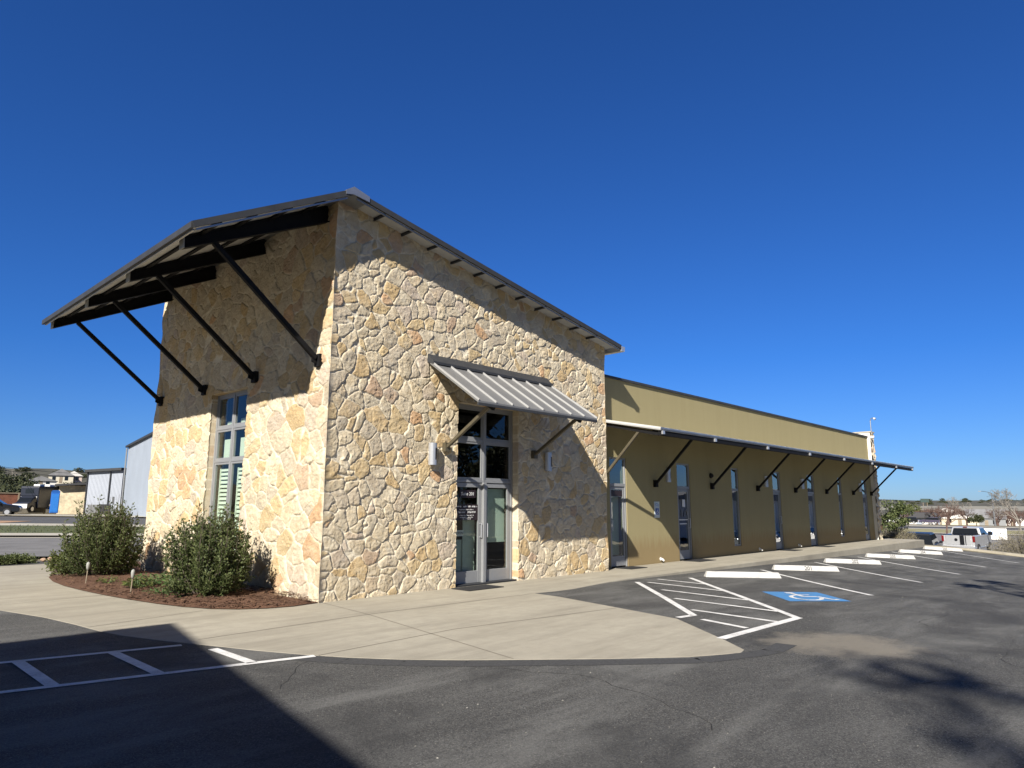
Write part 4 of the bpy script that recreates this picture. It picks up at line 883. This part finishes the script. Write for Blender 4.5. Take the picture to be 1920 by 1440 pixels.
def car(name,label,loc,rz,paint,kind='suv',group=None):
    t=thing(name,label,'car',loc,rz,group); w_=.93
    if kind=='suv':
        lower=[(-2.3,.38,.05),(-2.34,.75,0),(-2.28,1.02,.02),(1.05,1.08,.02),(2.2,.92,.08),(2.36,.68,.05),(2.32,.36,.06)]
        gl=[(-2.22,1.0,.04),(-1.95,1.62,.20),(.25,1.66,.20),(1.12,1.06,.06)]; rf=[(-2.02,1.58,.18),(-1.9,1.69,.24),(-.3,1.73,.24),(.3,1.66,.22),(.3,1.60,.20)]
    else:
        lower=[(-2.25,.36,.06),(-2.3,.7,.02),(-2.2,.95,.05),(-1.4,.98,.03),(1.0,.96,.03),(2.1,.78,.10),(2.28,.55,.07),(2.25,.32,.08)]
        gl=[(-1.75,.93,.06),(-1.05,1.36,.22),(.15,1.39,.22),(1.15,.93,.08)]; rf=[(-1.1,1.34,.2),(-.9,1.41,.26),(-.2,1.44,.26),(.18,1.39,.24),(.18,1.36,.22)]
    s=MB(); shell(s,side(w_,lower)); s.build('body',paint,t,local=True,bevel=.06,seg=2)
    s=MB(); shell(s,side(w_,gl)); s.build('windows',M['car_glass'],t,local=True,bevel=.02,seg=1)
    s=MB(); shell(s,side(w_,rf)); s.build('roof',paint,t,local=True,bevel=.03)
    for sd in (-1,1):
        s=MB(); s.box(-2.36,-2.2,sd*.62-.16,sd*.62+.16,.72,.92); s.build('tail_light',M['tail'],t,local=True,bevel=.02,seg=1)
        s=MB(); s.box(2.15,2.36,sd*.62-.16,sd*.62+.16,.62,.78); s.build('headlight',M['lamp'],t,local=True,bevel=.02,seg=1)
        s=MB(); s.box(.72,.88,sd*1.0-.09,sd*1.0+.09,1.02,1.17); s.build('mirror',paint,t,local=True,bevel=.03,seg=1)
    s=MB(); s.box(-2.37,-2.33,-.26,.26,.52,.66); s.build('number_plate',M['white'],t,local=True)
    wheels(t,(-1.4,1.42),.93,.34); return t
M['car_glass']=simple('car_glass',(.012,.014,.017),.06,0,.05)
t=thing('pickup_truck','silver pickup truck with black stripes down its tailgate, seen from behind','pickup truck',(52.4,.28,gz(52.4,.28)),R(-1))
s=MB(); shell(s,side(1.0,[(-2.95,.62,.04),(-2.97,1.05,0),(-2.9,1.42,.03),(2.35,1.38,.03),(2.75,1.22,.10),(2.85,.8,.08),(2.8,.5,.1),(-2.9,.5,.08)])); s.build('body',M['paint_silver'],t,local=True,bevel=.07)
s=MB(); s.box(-2.99,-2.965,-.74,.74,.80,1.40); tgt=s.build('tailgate',M['paint_silver'],t,local=True,bevel=.02)
s=MB(); s.box(-3.0,-2.992,-.36,-.10,.79,1.405); s.box(-3.0,-2.992,-.47,-.42,.79,1.405); s.build('stripe',M['paint_black'],tgt,local=True)
s=MB(); s.tube([(-2.99,.12,1.12),(-3.005,.12,1.12)],.10,12); s.build('emblem',M['paint_black'],tgt,local=True)
s=MB(); s.box(-2.9,-.72,-.9,.9,1.425,1.45); s.build('bed_cover',M['paint_black'],t,local=True)
s=MB(); shell(s,side(1.0,[(-.72,1.36,.06),(-.55,1.90,.20),(.9,1.92,.20),(1.75,1.36,.08)])); cg=s.build('cab',M['paint_silver'],t,local=True,bevel=.05)
s=MB(); s.hexa([(-.735,-.80,1.46),(-.70,-.80,1.46),(-.70,.80,1.46),(-.735,.80,1.46)],[(-.635,-.70,1.84),(-.58,-.70,1.84),(-.58,.70,1.84),(-.635,.70,1.84)]); s.build('rear_window',M['car_glass'],cg,local=True)
for sd in (-1,1):
    s=MB(); s.add([(-.5,sd*.945,1.42),(1.5,sd*.945,1.42),(.9,sd*.82,1.84),(-.35,sd*.82,1.84)],[(0,1,2,3)]); s.build('side_window',M['car_glass'],cg,local=True)
    s=MB(); s.box(-3.0,-2.85,sd*.91-.07,sd*.91+.07,.98,1.38); s.build('tail_light',M['tail'],t,local=True,bevel=.02)
    s=MB(); s.box(1.05,1.2,sd*1.15-.13,sd*1.15+.13,1.35,1.60); s.build('mirror',M['paint_black'],t,local=True,bevel=.03)
s=MB(); s.box(-3.12,-2.93,-.95,.95,.55,.74); s.build('rear_bumper',M['lamp'],t,local=True,bevel=.03)
s=MB(); s.box(-.62,-.5,-.12,.12,1.90,1.95); s.build('brake_light',M['tail'],cg,local=True)
s=MB(); s.box(2.70,2.87,-.75,.75,.8,1.2); s.build('grille',M['paint_black'],t,local=True,bevel=.02)
wheels(t,(-1.85,1.85),1.0,.42)
car('parked_suv','dark blue grey car half hidden behind the end of the sidewalk',(44.7,1.45,gz(44.7,1.45)-.04),R(6),simple('slate_paint',(.018,.021,.027),.35,0,.1))
car('parked_car','pale silver blue car glimpsed behind the end of the stone wing',(40.6,4.2,gz(40.6,4.2)),R(75),simple('pale_blue_paint',(.33,.38,.45),.25,.3,.05),'sedan')
car('parked_car','black car cut by the left edge of the photo near the wooden fence',(7.6,68.6,gz(7.6,68.6)),R(-20),M['paint_black'])
# box van by the fence
t=thing('box_van','dark navy box van with white nose panel parked by the wooden fence','van',(16.0,91.1,gz(16,91.1)+.1),R(42))
s=MB(); s.box(-1.1,3.6,-1.15,1.15,.55,3.15); s.build('cargo_box',M['paint_navy'],t,local=True,bevel=.05)
s=MB(); s.box(-1.16,-.85,-1.13,1.13,1.95,3.05); s.build('front_panel',M['paint_navy'],t,local=True,bevel=.08); 
s=MB(); s.box(-1.19,-1.165,-.5,.5,2.3,2.8); s.box(-1.06,-.92,-1.17,-1.155,2.25,2.75); s.build('front_window',M['car_glass'],t,local=True)
s=MB(); shell(s,side(1.0,[(-1.1,.5,.02),(-1.1,1.9,.1),(-1.35,1.9,.12),(-1.95,1.25,.1),(-2.5,1.05,.12),(-2.55,.5,.06)])); s.build('cab',M['paint_navy'],t,local=True,bevel=.06)
s=MB(); s.box(-1.20,-1.175,-1.0,1.0,1.5,1.9); s.box(-2.58,-2.5,-.9,.9,.5,1.0); s.build('nose_panel',M['paint_white'],t,local=True,bevel=.02)
s=MB(); s.hexa([(-1.97,-.84,1.27),(-1.12,-1.01,1.27),(-1.12,1.01,1.27),(-1.97,.84,1.27)],[(-1.42,-.86,1.82),(-1.12,-.99,1.82),(-1.12,.99,1.82),(-1.42,.86,1.82)]); s.build('windshield',M['car_glass'],t,local=True)
for x in (.4,2.2):
    s=MB(); s.box(x-.45,x+.45,-.4,.4,3.15,3.4); s.build('roof_unit',M['white'],t,local=True,bevel=.06)
s=MB(); s.box(.9,1.5,-1.17,-1.155,.75,1.0); s.build('side_hatch',M['white'],t,local=True)
wheels(t,(-1.75,2.4),1.0,.42)
# fence
t=thing('wooden_fence','red brown plank fence with pale posts at the far left','fence',(14.6,92.3,gz(14.6,92.3)))
d=Vector((16.4-8.5,91.9-93.4,0)).normalized(); n=Vector((-d.y,d.x,0)); o0=Vector((-5.5,1.0,0)); Ln=8.4
s=MB()
for i in range(60):
    p=o0+d*(i*.14); z0=gz(14.6+p.x,92.3+p.y)-gz(14.6,92.3); s.bar(p+Vector((0,0,z0+.9)),p+Vector((0,0,z0+2.35+r.uniform(-.03,.03))),.13,.03,up=n)
s.build('plank_panel',M['wood'],t,local=True)
for i in range(4):
    p=o0+d*(i*2.75)-n*.1; s=MB(); s.bar(p+Vector((0,0,-.1)),p+Vector((0,0,2.45)),.14,.14); s.build('post',M['wood_grey'],t,local=True)
s=MB(); s.bar(o0-n*.1+Vector((0,0,2.42)),o0+d*Ln-n*.1+Vector((0,0,2.36)),.1,.08); s.build('top_rail',M['wood_grey'],t,local=True)
s=MB(); s.bar(o0-n*.15+Vector((0,0,.45)),o0+d*Ln-n*.15+Vector((0,0,.45)),.05,.9); s.build('retaining_panel',simple('weathered_block',(.14,.125,.10),.95,0,.25,2),t,local=True)
# wires and houses on the left hill
for k,(za,zb,l) in enumerate(((5.88,6.17,'upper thin power line crossing the sky at the left'),(5.5,5.64,'lower thin power line crossing the sky at the left'))):
    a=Vector((-30,55.0,za+.9)); b=Vector((26.3,110.1,zb)); a2=Vector((11.4,87.9,za)); e=b+(b-a2)*1.6; e.z=zb+.6
    pts=[a,a.lerp(a2,.5)+Vector((0,0,-.25)),a2,a2.lerp(b,.5)+Vector((0,0,-.12)),b,b.lerp(e,.5)+Vector((0,0,-.05)),e]
    s=MB(); s.tube(pts,.022,5); tag(s.build('power_line',M['pipe']),l,'power line','power lines at the left')
def house(label,x,y,w_,d_,h,rh,rz,wall,roofm,cat='house',z=None,name='house',gab=0):
    t=thing(name,label,cat,(x,y,(gz(x,y) if z is None else z)),rz)
    s=MB(); s.box(-w_/2,w_/2,-d_/2,d_/2,-1,h); s.build('wall',wall,t,local=True)
    s=MB()
    if gab: s.prism([(-d_/2-.4,h-.12),(d_/2+.4,h-.12),(0,h+rh)],'x',-w_/2-.4,w_/2+.4)
    else: s.prism([(-w_/2-.4,h-.12),(w_/2+.4,h-.12),(0,h+rh)],'y',-d_/2-.4,d_/2+.4)
    s.build('roof',roofm,t,local=True)
    for x_ in (-.28,.22):
        s=MB(); s.box(x_*w_-.5,x_*w_+.5,-d_/2-.04,-d_/2-.005,.9,2.1); s.build('window',M['car_glass'],t,local=True)
    s=MB(); s.box(-.45,.45,-d_/2-.04,-d_/2-.005,0,2.05); s.build('door',M['wood_grey'],t,local=True)
    return t
wr=M['house_white']
house('long low white house on the left hill, nearest the photo edge',43.0,246,9,6,2.2,1.2,R(-10),wr,wr,z=6.7); house('white house with pale roof on the left hill, right of the bare tree',50.5,243,8,6,1.9,1.4,R(-12),wr,M['roof_grey'],z=6.8)
house('small cream house high among trees on the left hill',60.5,262,7,6,2.6,2.2,R(-15),simple('cream_wall',(.62,.57,.45),.8),M['roof_grey'],z=8.6); house('pale pink house on the left hill behind the van',65,266,5,6,2.5,1.6,R(-12),simple('pink_wall',(.6,.48,.42),.8),wr,z=8.8)
# ------------------------------------------------------------------ trees
def skeleton(r,h,spread,lv=5,trunk=.28,first=.28,upb=.25,nchild=(2,3)):
    segs=[]
    def grow(p,d,l,rad,k):
        n=3; pts=[p]; q=p
        for i in range(n):
            d=(d+rv(r)*.16+Vector((0,0,upb*.12))).normalized(); q=q+d*l/n; pts.append(q)
        segs.append((pts,[rad*(1-.45*i/n) for i in range(n+1)],k))
        if k<lv:
            for c in range(r.choice(nchild)+(1 if k==0 else 0)):
                a=rv(r); a=(a-d*a.dot(d)).normalized(); t=r.uniform(.45,.9)*spread
                st=pts[-1] if c==0 else pts[r.choice((2,3))]
                grow(st,(d+a*t*(.45 if c==0 else 1)).normalized(),l*r.uniform(.62,.84),rad*.58,k+1)
    grow(Vector((0,0,0)),Vector((0,0,1)),h*first,trunk,0)
    return segs
def bare_tree(label,loc,h,seed,m,spread=.9,lv=6,name='bare_tree',group=None,trunk=None,first=.26,tw=1.0):
    r=random.Random(seed); t=thing(name,label,'tree',loc,0,group)
    sg=skeleton(r,h,spread,lv,trunk or h*.03,first)
    mz=max(p.z for s_,_,_ in sg for p in s_); f=h/mz
    tr=MB(); cr=MB()
    for pts,rad,k in sg:
        P=[p*f for p in pts]
        (tr if k<2 else cr).tube(P,[max(x*f*.8,h*.0016*tw) for x in rad],7 if k<2 else 3,cap=False)
    tr.build('trunk',m,t,local=True); cr.build('crown',m,t,local=True); return t
def leafy_tree(label,loc,h,rad,seed,m,n=2600,leaf=(.12,.26),name='oak_tree',group=None,clumps=26,cz_=.62,flat=.8,gap=.22,cat='tree',thin=1):
    r=random.Random(seed); t=thing(name,label,cat,loc,0,group)
    tr=MB(); lf=MB(); cs=[]
    for i in range(clumps):
        v=rv(r); q=r.uniform(.35,1)**.5; cs.append((Vector((v.x*rad*q,v.y*rad*q,h*cz_+v.z*h*(1-cz_)*q*flat*1.15)),rad*r.uniform(.22,.42)))
    tr.tube([(0,0,-.2),(.05*rad,0,h*.2),(0,.06*rad,h*.42),(0,0,h*.6)],[h*.035,h*.028,h*.022,h*.012],7,cap=False)
    for c,q in cs[:14]: tr.tube([(0,0,h*r.uniform(.22,.42)),(c.x*.5,c.y*.5,c.z*.72),c],[h*.014*thin,h*.009*thin,h*.003*thin],4,cap=False)
    for i in range(n):
        c,q=r.choice(cs); v=rv(r)*q*r.random()**.4; p=c+Vector((v.x,v.y,v.z*.8)); l=r.uniform(*leaf)
        leafquad(lf,p,rv(r),rv(r),l,l*.38)
    tr.build('trunk',M['bark'],t,local=True); lf.build('crown',m,t,local=True); return t
G=lambda x,y:(x,y,gz(x,y))
# left hill
pr=leafy_tree('dark evergreen oak highest on the hill at the left photo edge',G(40.5,262),6.5,4.2,21,M['oak'],1500,(.35,.7),group='evergreens on the left hill')
bare_tree('tall leafless tree on the left hill between white houses',G(33.5,192),6.4,31,M['twig'],.5,5)
r=random.Random(77)
for i in range(120):
    az=r.uniform(8.6,22); D=r.uniform(120,330) if i>24 else r.uniform(112,190); x=-6.5+D*math.sin(R(az)); y=-10.5+D*math.cos(R(az))
    s_=r.uniform(.75,1.25)*(.55 if D<190 else .75)
    if any(math.hypot(x-a,y-b)<6 for a,b in ((43,246),(50.5,243),(60.5,262),(65,266))) : continue
    dup(pr,(x,y,gz(x,y)-.4),r.uniform(0,6),'rounded dark evergreen among the trees covering the left hill',(s_*r.uniform(.9,1.4),s_*r.uniform(.9,1.4),s_))
# east side
leafy_tree('dense green juniper tree just beyond the end of the wing',(43.2,2.55,gz(43.2,2.55)),3.5,1.15,22,M['leaf'],5200,(.08,.17),'juniper_tree',clumps=34,cz_=.5,flat=1.0)
bare_tree('thin half bare tree rising behind the juniper by the wing end',(43.0,4.2,gz(43,4.2)),4.2,33,M['twig'],.7,6)
def dry_shrub(label,loc,rx,ry,h,n,seed,m,group=None,name='dry_shrub'):
    r=random.Random(seed); t=thing(name,label,'shrub',loc,0,group); st=MB(); lf=MB()
    for i in range(n):
        a=r.uniform(0,6.28); q=math.sqrt(r.random()); e=Vector((math.cos(a)*q*rx,math.sin(a)*q*ry,h*(1.05-.5*q*q)*r.uniform(.6,1))); b=Vector((e.x*.35,e.y*.35,0)); c=(b+e)/2+Vector((0,0,h*.2))
        st.tube([b,c,e],[.012,.008,.004],3,cap=False)
        for k in range(14): u=r.uniform(.3,1); p=b.lerp(e,u)+Vector((0,0,h*.2*math.sin(u*3.1)))+rv(r)*.07; leafquad(lf,p,(rv(r)+Vector((0,0,.6))),rv(r),r.uniform(.04,.10),.012)
    st.build('stems',M['twig'],t,local=True); lf.build('foliage',m,t,local=True); return t
ds=dry_shrub('dry grey green shrub just past the corner of the sidewalk',(34.9,.15,gz(34.9,.15)-.1),.75,.9,1.0,170,51,M['dry_leaf'],'dry shrubs around the lot')
dup(ds,(36.3,1.2,gz(36.3,1.2)-.1),1.3,'dry shrub behind the one at the sidewalk corner, against the juniper')
dry_shrub('large dry feathery shrub at the right edge of the lot',(44.5,-3.9,gz(44.5,-3.9)-.1),1.7,1.9,2.35,560,53,M['dry_leaf'],'dry shrubs around the lot')
dup(ds,(42.2,-4.6,gz(42.2,-4.6)-.15),2.1,'low dry shrub in front of the large feathery shrub',(1.3,1.3,.9))
def eband(name,d0,d1,t0,t1,m,dz):
    n2=Vector((.982,.191)); t2=Vector((-.191,.982)); vs=[];fs=[]; A=max(2,int((d1-d0)/3)+1); Bn=max(2,int((t1-t0)/4)+1)
    for i in range(A):
        for j in range(Bn):
            p=Vector((CAM.x,CAM.y))+n2*(d0+(d1-d0)*i/(A-1))+t2*(t0+(t1-t0)*j/(Bn-1)); vs.append((p.x,p.y,gz(p.x,p.y)+dz))
    for i in range(A-1):
        for j in range(Bn-1): a=i*Bn+j; fs.append((a,a+Bn,a+Bn+1,a+1))
    me=bpy.data.meshes.new(name); me.from_pydata(vs,[],fs); me.materials.append(m); return tag(link(name,me),kind='structure')
eband('lower_lot',43,104,-70,60,M['road'],.03); eband('lower_kerb',104,107,-60,60,M['conc_far'],.12); eband('dry_verge',107,128,-60,60,M['dry_grass'],.10); eband('street_kerb',128,135,-60,60,M['conc_far'],.12); eband('street',135,160,-60,60,M['road_dark'],.05); eband('far_pavement',160,176,-60,60,M['conc_far'],.1)
s=MB(); pts=[(33.2,.28),(33.2,-3.5),(32.9,-5.6),(32.0,-8),(31,-14),(31,-40)]
for a,b in zip(pts,pts[1:]):
    z0=lotz(*a);z1=lotz(*b); s.hexa([(a[0],a[1],z0-.2),(a[0]+.35,a[1],z0-.2),(b[0]+.35,b[1],z1-.2),(b[0],b[1],z1-.2)],[(a[0]+.03,a[1],z0+.12),(a[0]+.35,a[1],z0+.12),(b[0]+.35,b[1],z1+.12),(b[0]+.03,b[1],z1+.12)])
tag(s.build('lot_kerb',M['conc']),kind='structure')
t=thing('banner_sign','white banner sign with blue lettering standing right of the pickup','banner',(80.4,3.5,gz(80.4,3.5)),R(-101+90+90-180+90))
t.rotation_euler=(0,0,R(-79))
s=MB(); s.box(-1.5,1.5,-.03,.03,.10,1.22); s.build('panel',M['white'],t,local=True,bevel=.01,seg=1)
for x in (-1.45,1.45): s=MB(); s.tube([(x,.06,0),(x,.06,1.3)],.035,6); s.build('post',M['wood_grey'],t,local=True)
s=MB()
rr=random.Random(3)
for z,x0,x1,hh in ((.93,-.15,.2,.12),(.70,-.15,.62,.12),(.50,-.15,.55,.12)):
    x=x0
    while x<x1: wv=rr.uniform(.04,.09); s.box(x,x+wv,-.036,-.0305,z,z+hh*rr.choice((.7,1))); x+=wv+.025
s.build('blue_lettering',M['banner_blue'],t,local=True)
s=MB(); s.tube([(.75,-.034,.45),(.95,-.034,.7),(1.05,-.034,1.0)],.02,4); s.tube([(.95,-.034,.7),(1.2,-.034,.75),(1.35,-.034,.55)],.02,4); s.tube([(.95,-.034,.7),(.8,-.034,.92)],.02,4); s.build('blue_emblem',M['fascia'],t,local=True)
t=thing('street_lamp','tall grey street lamp with a long arm reaching left','street lamp',(191.1,20.0,gz(191.1,20)),R(100))
s=MB(); s.tube([(0,0,0),(0,0,4),(0,0,7.6)],[.19,.14,.09],8); s.build('pole',M['galv'],t,local=True)
s=MB(); s.tube([(0,0,7.45),(.6,0,7.8),(1.4,0,8.0),(2.1,0,8.05)],.055,6); s.build('arm',M['fascia'],t,local=True)
s=MB(); s.box(2.0,2.6,-.13,.13,7.98,8.1); s.build('lamp_head',M['alu'],t,local=True)
house('grey house with shallow shingled gable behind the street lamp',250.5,31.5,9.5,12,2.7,2.6,R(-79+0),simple('grey_wall',(.25,.26,.27),.85),M['roof_grey'],gab=1)
house('white bungalow behind the bare trees at the right edge',291,30.6,7,8,3.0,1.6,R(-75),wr,M['roof_grey']); house('white two storey house in the distance left of the bare brush',317,55.5,8,8,4.8,1.5,R(-78),wr,wr); house('low cream building behind the brush in the valley',230,34.5,9,8,2.2,1.0,R(-78),simple('cream_block',(.62,.56,.42),.8),wr)
house('pale building lower than its white neighbour in the valley',300,52,7,7,3.4,.8,R(-80),M['house_tan'],wr)
t=thing('open_garage','dark roofed open garage sheltering cars near the juniper','garage',(222,43.0,gz(222,43)),R(-79))
s=MB(); s.box(-5,5,-.1,5,0,2.0); s.build('wall',M['metal_grey'],t,local=True); s=MB(); s.prism([(-5.6,2.0),(5.6,2.0),(4.2,3.5),(-4.2,3.5)],'y',-1,6); s.build('roof',M['roof_dark'],t,local=True)
for x in (-2.5,2.5): s=MB(); s.box(x-1.8,x+1.8,-.14,-.102,0,1.7); s.build('door',M['house_white'],t,local=True)
car('parked_car','black car outside the open garage',(200,40.5,gz(200,40.5)+.1),R(100),M['paint_black'],'suv','cars by the garage'); car('parked_car','dark purple grey car right of the black one by the garage',(200,35.5,gz(200,35.5)+.1),R(100),simple('purple_paint',(.07,.06,.10),.25),'suv','cars by the garage'); car('parked_car','white car left of the black one by the garage',(202,44.0,gz(202,44)+.1),R(80),M['paint_white'],'sedan','cars by the garage')
t=thing('overpass','long pale concrete overpass crossing the valley','bridge',(405,70,0))
a=Vector((398,130,0)); b=Vector((412,20,0)); s=MB(); s.bar(a+Vector((0,0,1.05)),b+Vector((0,0,.95)),8,2.1); s.build('deck',M['bridge'],t)
for q in (.1,.3,.48,.66,.85):
    p=a.lerp(b,q); s=MB(); s.tube([(p.x,p.y,-8),(p.x,p.y,0)],.7,8); s.build('column',M['bridge'],t)
t=thing('billboard','dark green back of a billboard on the far ridge','billboard',(432.5,88.5,0))
s=MB(); s.bar((432.0,90.5,5.1),(432.9,86.5,5.05),.3,2.0); s.build('panel',M['green_sign'],t)
for q in (.25,.75): s=MB(); s.tube([(432.2+q*.7,90.4-q*3.8,-6),(432.2+q*.7,90.4-q*3.8,4.2)],.16,6); s.build('post',M['wood_grey'],t)
# far ridge
vs=[];fs=[]; N=120
for i in range(N+1):
    az=R(-15+130*i/N)
    for j,(D,hh) in enumerate(((560,-9),(640,-3),(760,1.5),(900,5.6),(1100,3),(1500,-10))):
        e=mn.noise(Vector((i*.23,j*.9,2)))*1.9+mn.noise(Vector((i*.8,j*.9,5)))*.8
        k=1.35+ (4.2 if az<R(40) else 0)*max(0,min(1,(R(48)-az)/R(14)))
        vs.append((CAM.x+D*math.sin(az),CAM.y+D*math.cos(az),(hh+(e if 0<j<5 else 0)+(1.2 if 0<j<5 else 0))*k))
for i in range(N):
    for j in range(5): a=i*6+j; fs.append((a,a+1,a+7,a+6))
me=bpy.data.meshes.new('far_hills'); me.from_pydata(vs,[],fs); me.materials.append(M['hill']); me.polygons.foreach_set('use_smooth',[True]*len(fs)); tag(link('far_hills',me),kind='structure')
bt=bare_tree('large wide leafless tree at the right edge beyond the dry shrub',(123.5,6.4,gz(123.5,6.4)),6.6,35,M['twig'],1.15,7,tw=1.2,trunk=.13)
bare_tree('broad pale leafless tree on the skyline above the overpass',(288.5,45.0,gz(288.5,45)-1),11.5,36,M['twig'],1.1,7,tw=1.3,trunk=.4)
bare_tree('slim leafless tree rising behind the pickup',(91.4,9.6,gz(91.4,9.6)),4.0,37,M['twig_brown'],.9,6)
leafy_tree('small rounded dark tree in front of the grey house',(210.2,27.0,gz(210.2,27)),3.0,1.9,24,M['oak'],1600,(.2,.4))
leafy_tree('yellow green tree below the billboard',(395,86,gz(395,86)),9,4.2,25,M['leaf_yellow'],1500,(.4,.8),'willow_tree')
bb=bare_tree('brown leafless brush filling the valley below the overpass',(300,60,gz(300,60)),6.0,38,M['twig_brown'],1.2,6,'brush_tree','brown brush in the valley',first=.15,tw=1.5)
r=random.Random(12)
for i in range(80):
    az=r.uniform(75.2,84); D=r.uniform(205,390); x=-6.5+D*math.sin(R(az)); y=-10.5+D*math.cos(R(az)); s_=r.uniform(.7,1.25)
    dup(bb,(x,y,gz(x,y)-.3),r.uniform(0,6),None,(s_,s_,s_*.85))
def hillz(az,D):
    k=1.35+(4.2 if az<40 else 0)*max(0,min(1,(48-az)/14))
    return (interp(D,[(560,-9),(640,-3),(760,1.5),(900,5.6)])+1.2)*k
po=leafy_tree('dark evergreen on the far ridge line',(869,150,hillz(79.5,890)-1.5),7,5,27,M['oak'],900,(.5,1.0),group='evergreens on the far ridge'); po.scale=(.45,.45,.45)
for i in range(64):
    az=r.uniform(74.5,84.3); D=r.uniform(760,900); s_=r.uniform(.22,.55)
    dup(po,(-6.5+D*math.sin(R(az)),-10.5+D*math.cos(R(az)),hillz(az,D)-1.6),r.uniform(0,6),None,s_)
for i in range(90):
    az=r.uniform(8.8,15.5); D=r.uniform(700,900); s_=r.uniform(.5,1.15)
    dup(po,(-6.5+D*math.sin(R(az)),-10.5+D*math.cos(R(az)),hillz(az,D)-2.5),r.uniform(0,6),'evergreen dotted over the distant hill at the far left',s_)['group']='evergreens on the distant left hill'

# ------------------------------------------------------------------ what stands behind and beside the camera
t=thing('neighbouring_building','stone clad building beside the viewer, throwing the long shadow over the lot','building',(-18,-14,0))
hr=lambda y:7.1+.165*(y+4.35)
s=MB(); s.hexa([(-26,-12,-.1),(-12.3,-12,-.1),(-12.3,-4.9,-.1),(-26,-4.9,-.1)],[(-26,-12,hr(-12)-.15),(-12.3,-12,hr(-12)-.15),(-12.3,-4.9,hr(-4.9)-.15),(-26,-4.9,hr(-4.9)-.15)]); s.build('wall',simple('neighbour_stone',(.52,.45,.33),.9,0,.3,2.5,.03),t)
s=MB(); s.hexa([(-26.5,-12.5,hr(-12.5)-.14),(-11.9,-12.5,hr(-12.5)-.14),(-11.9,-4.35,hr(-4.35)-.14),(-26.5,-4.35,hr(-4.35)-.14)],[(-26.5,-12.5,hr(-12.5)),(-11.9,-12.5,hr(-12.5)),(-11.9,-4.35,hr(-4.35)),(-26.5,-4.35,hr(-4.35))]); s.build('roof',M['deck'],t)
for y in (-6.8,-9.8):
    s=MB(); s.box(-12.29,-12.24,y-.8,y+.8,.6,2.6); wf=s.build('window',M['alu'],t); s=MB(); s.box(-12.235,-12.225,y-.72,y+.72,.68,2.52); s.build('pane',M['car_glass'],wf)
leafy_tree('sparse oak standing behind the viewer, dappling the near asphalt',(-25.2,-20.3,0),21,2.3,61,M['oak'],130,(.2,.42),clumps=8,cz_=.92,flat=.6,thin=.3)
leafy_tree('sparse oak behind the viewer shading the right of the lot',(-2.4,-14.6,-.1),13.6,1.5,62,M['oak'],190,(.16,.34),clumps=11,cz_=.88,flat=.6,thin=.3)
bare_tree('leafless tree across the lot, mirrored in the wing windows',(22,-27,lotz(22,-27)),8.5,63,M['twig'],.9,6)
house('long white sided building across the lot, mirrored in the wing glass',100,-33,100,9,3.4,1.8,R(180),wr,M['roof_grey'],'building',z=-.9,name='sided_building')
for x,pm,kd,l in ((52.5,'paint_grey','suv','grey car across the lot, first of the row mirrored in the wing glass'),(61,'paint_white','sedan','white low car across the lot, mirrored in the third wing door'),(70.5,'paint_white','suv','white tall car across the lot, mirrored in the fourth wing door'),(79.5,'paint_silver','sedan','silver car across the lot, last of the mirrored row')):
    car('parked_car',l,(x,-17.5,gz(x,-17.5)),R(90),M[pm],kd,'cars parked across the lot')

bg=leafy_tree('tall dark oak across the lot, mirrored in the entrance glass',(44,-41,gz(44,-41)),12,5.2,71,M['oak'],3200,(.3,.6),group='oaks across the lot',clumps=34)
for x,y,l in ((34,-37,'dark oak across the lot, nearest of the row mirrored in the entrance glass'),(54,-46,'dark oak across the lot, last of the row mirrored in the entrance glass')):
    dup(bg,(x,y,gz(x,y)),x,l,(1,1,.9))
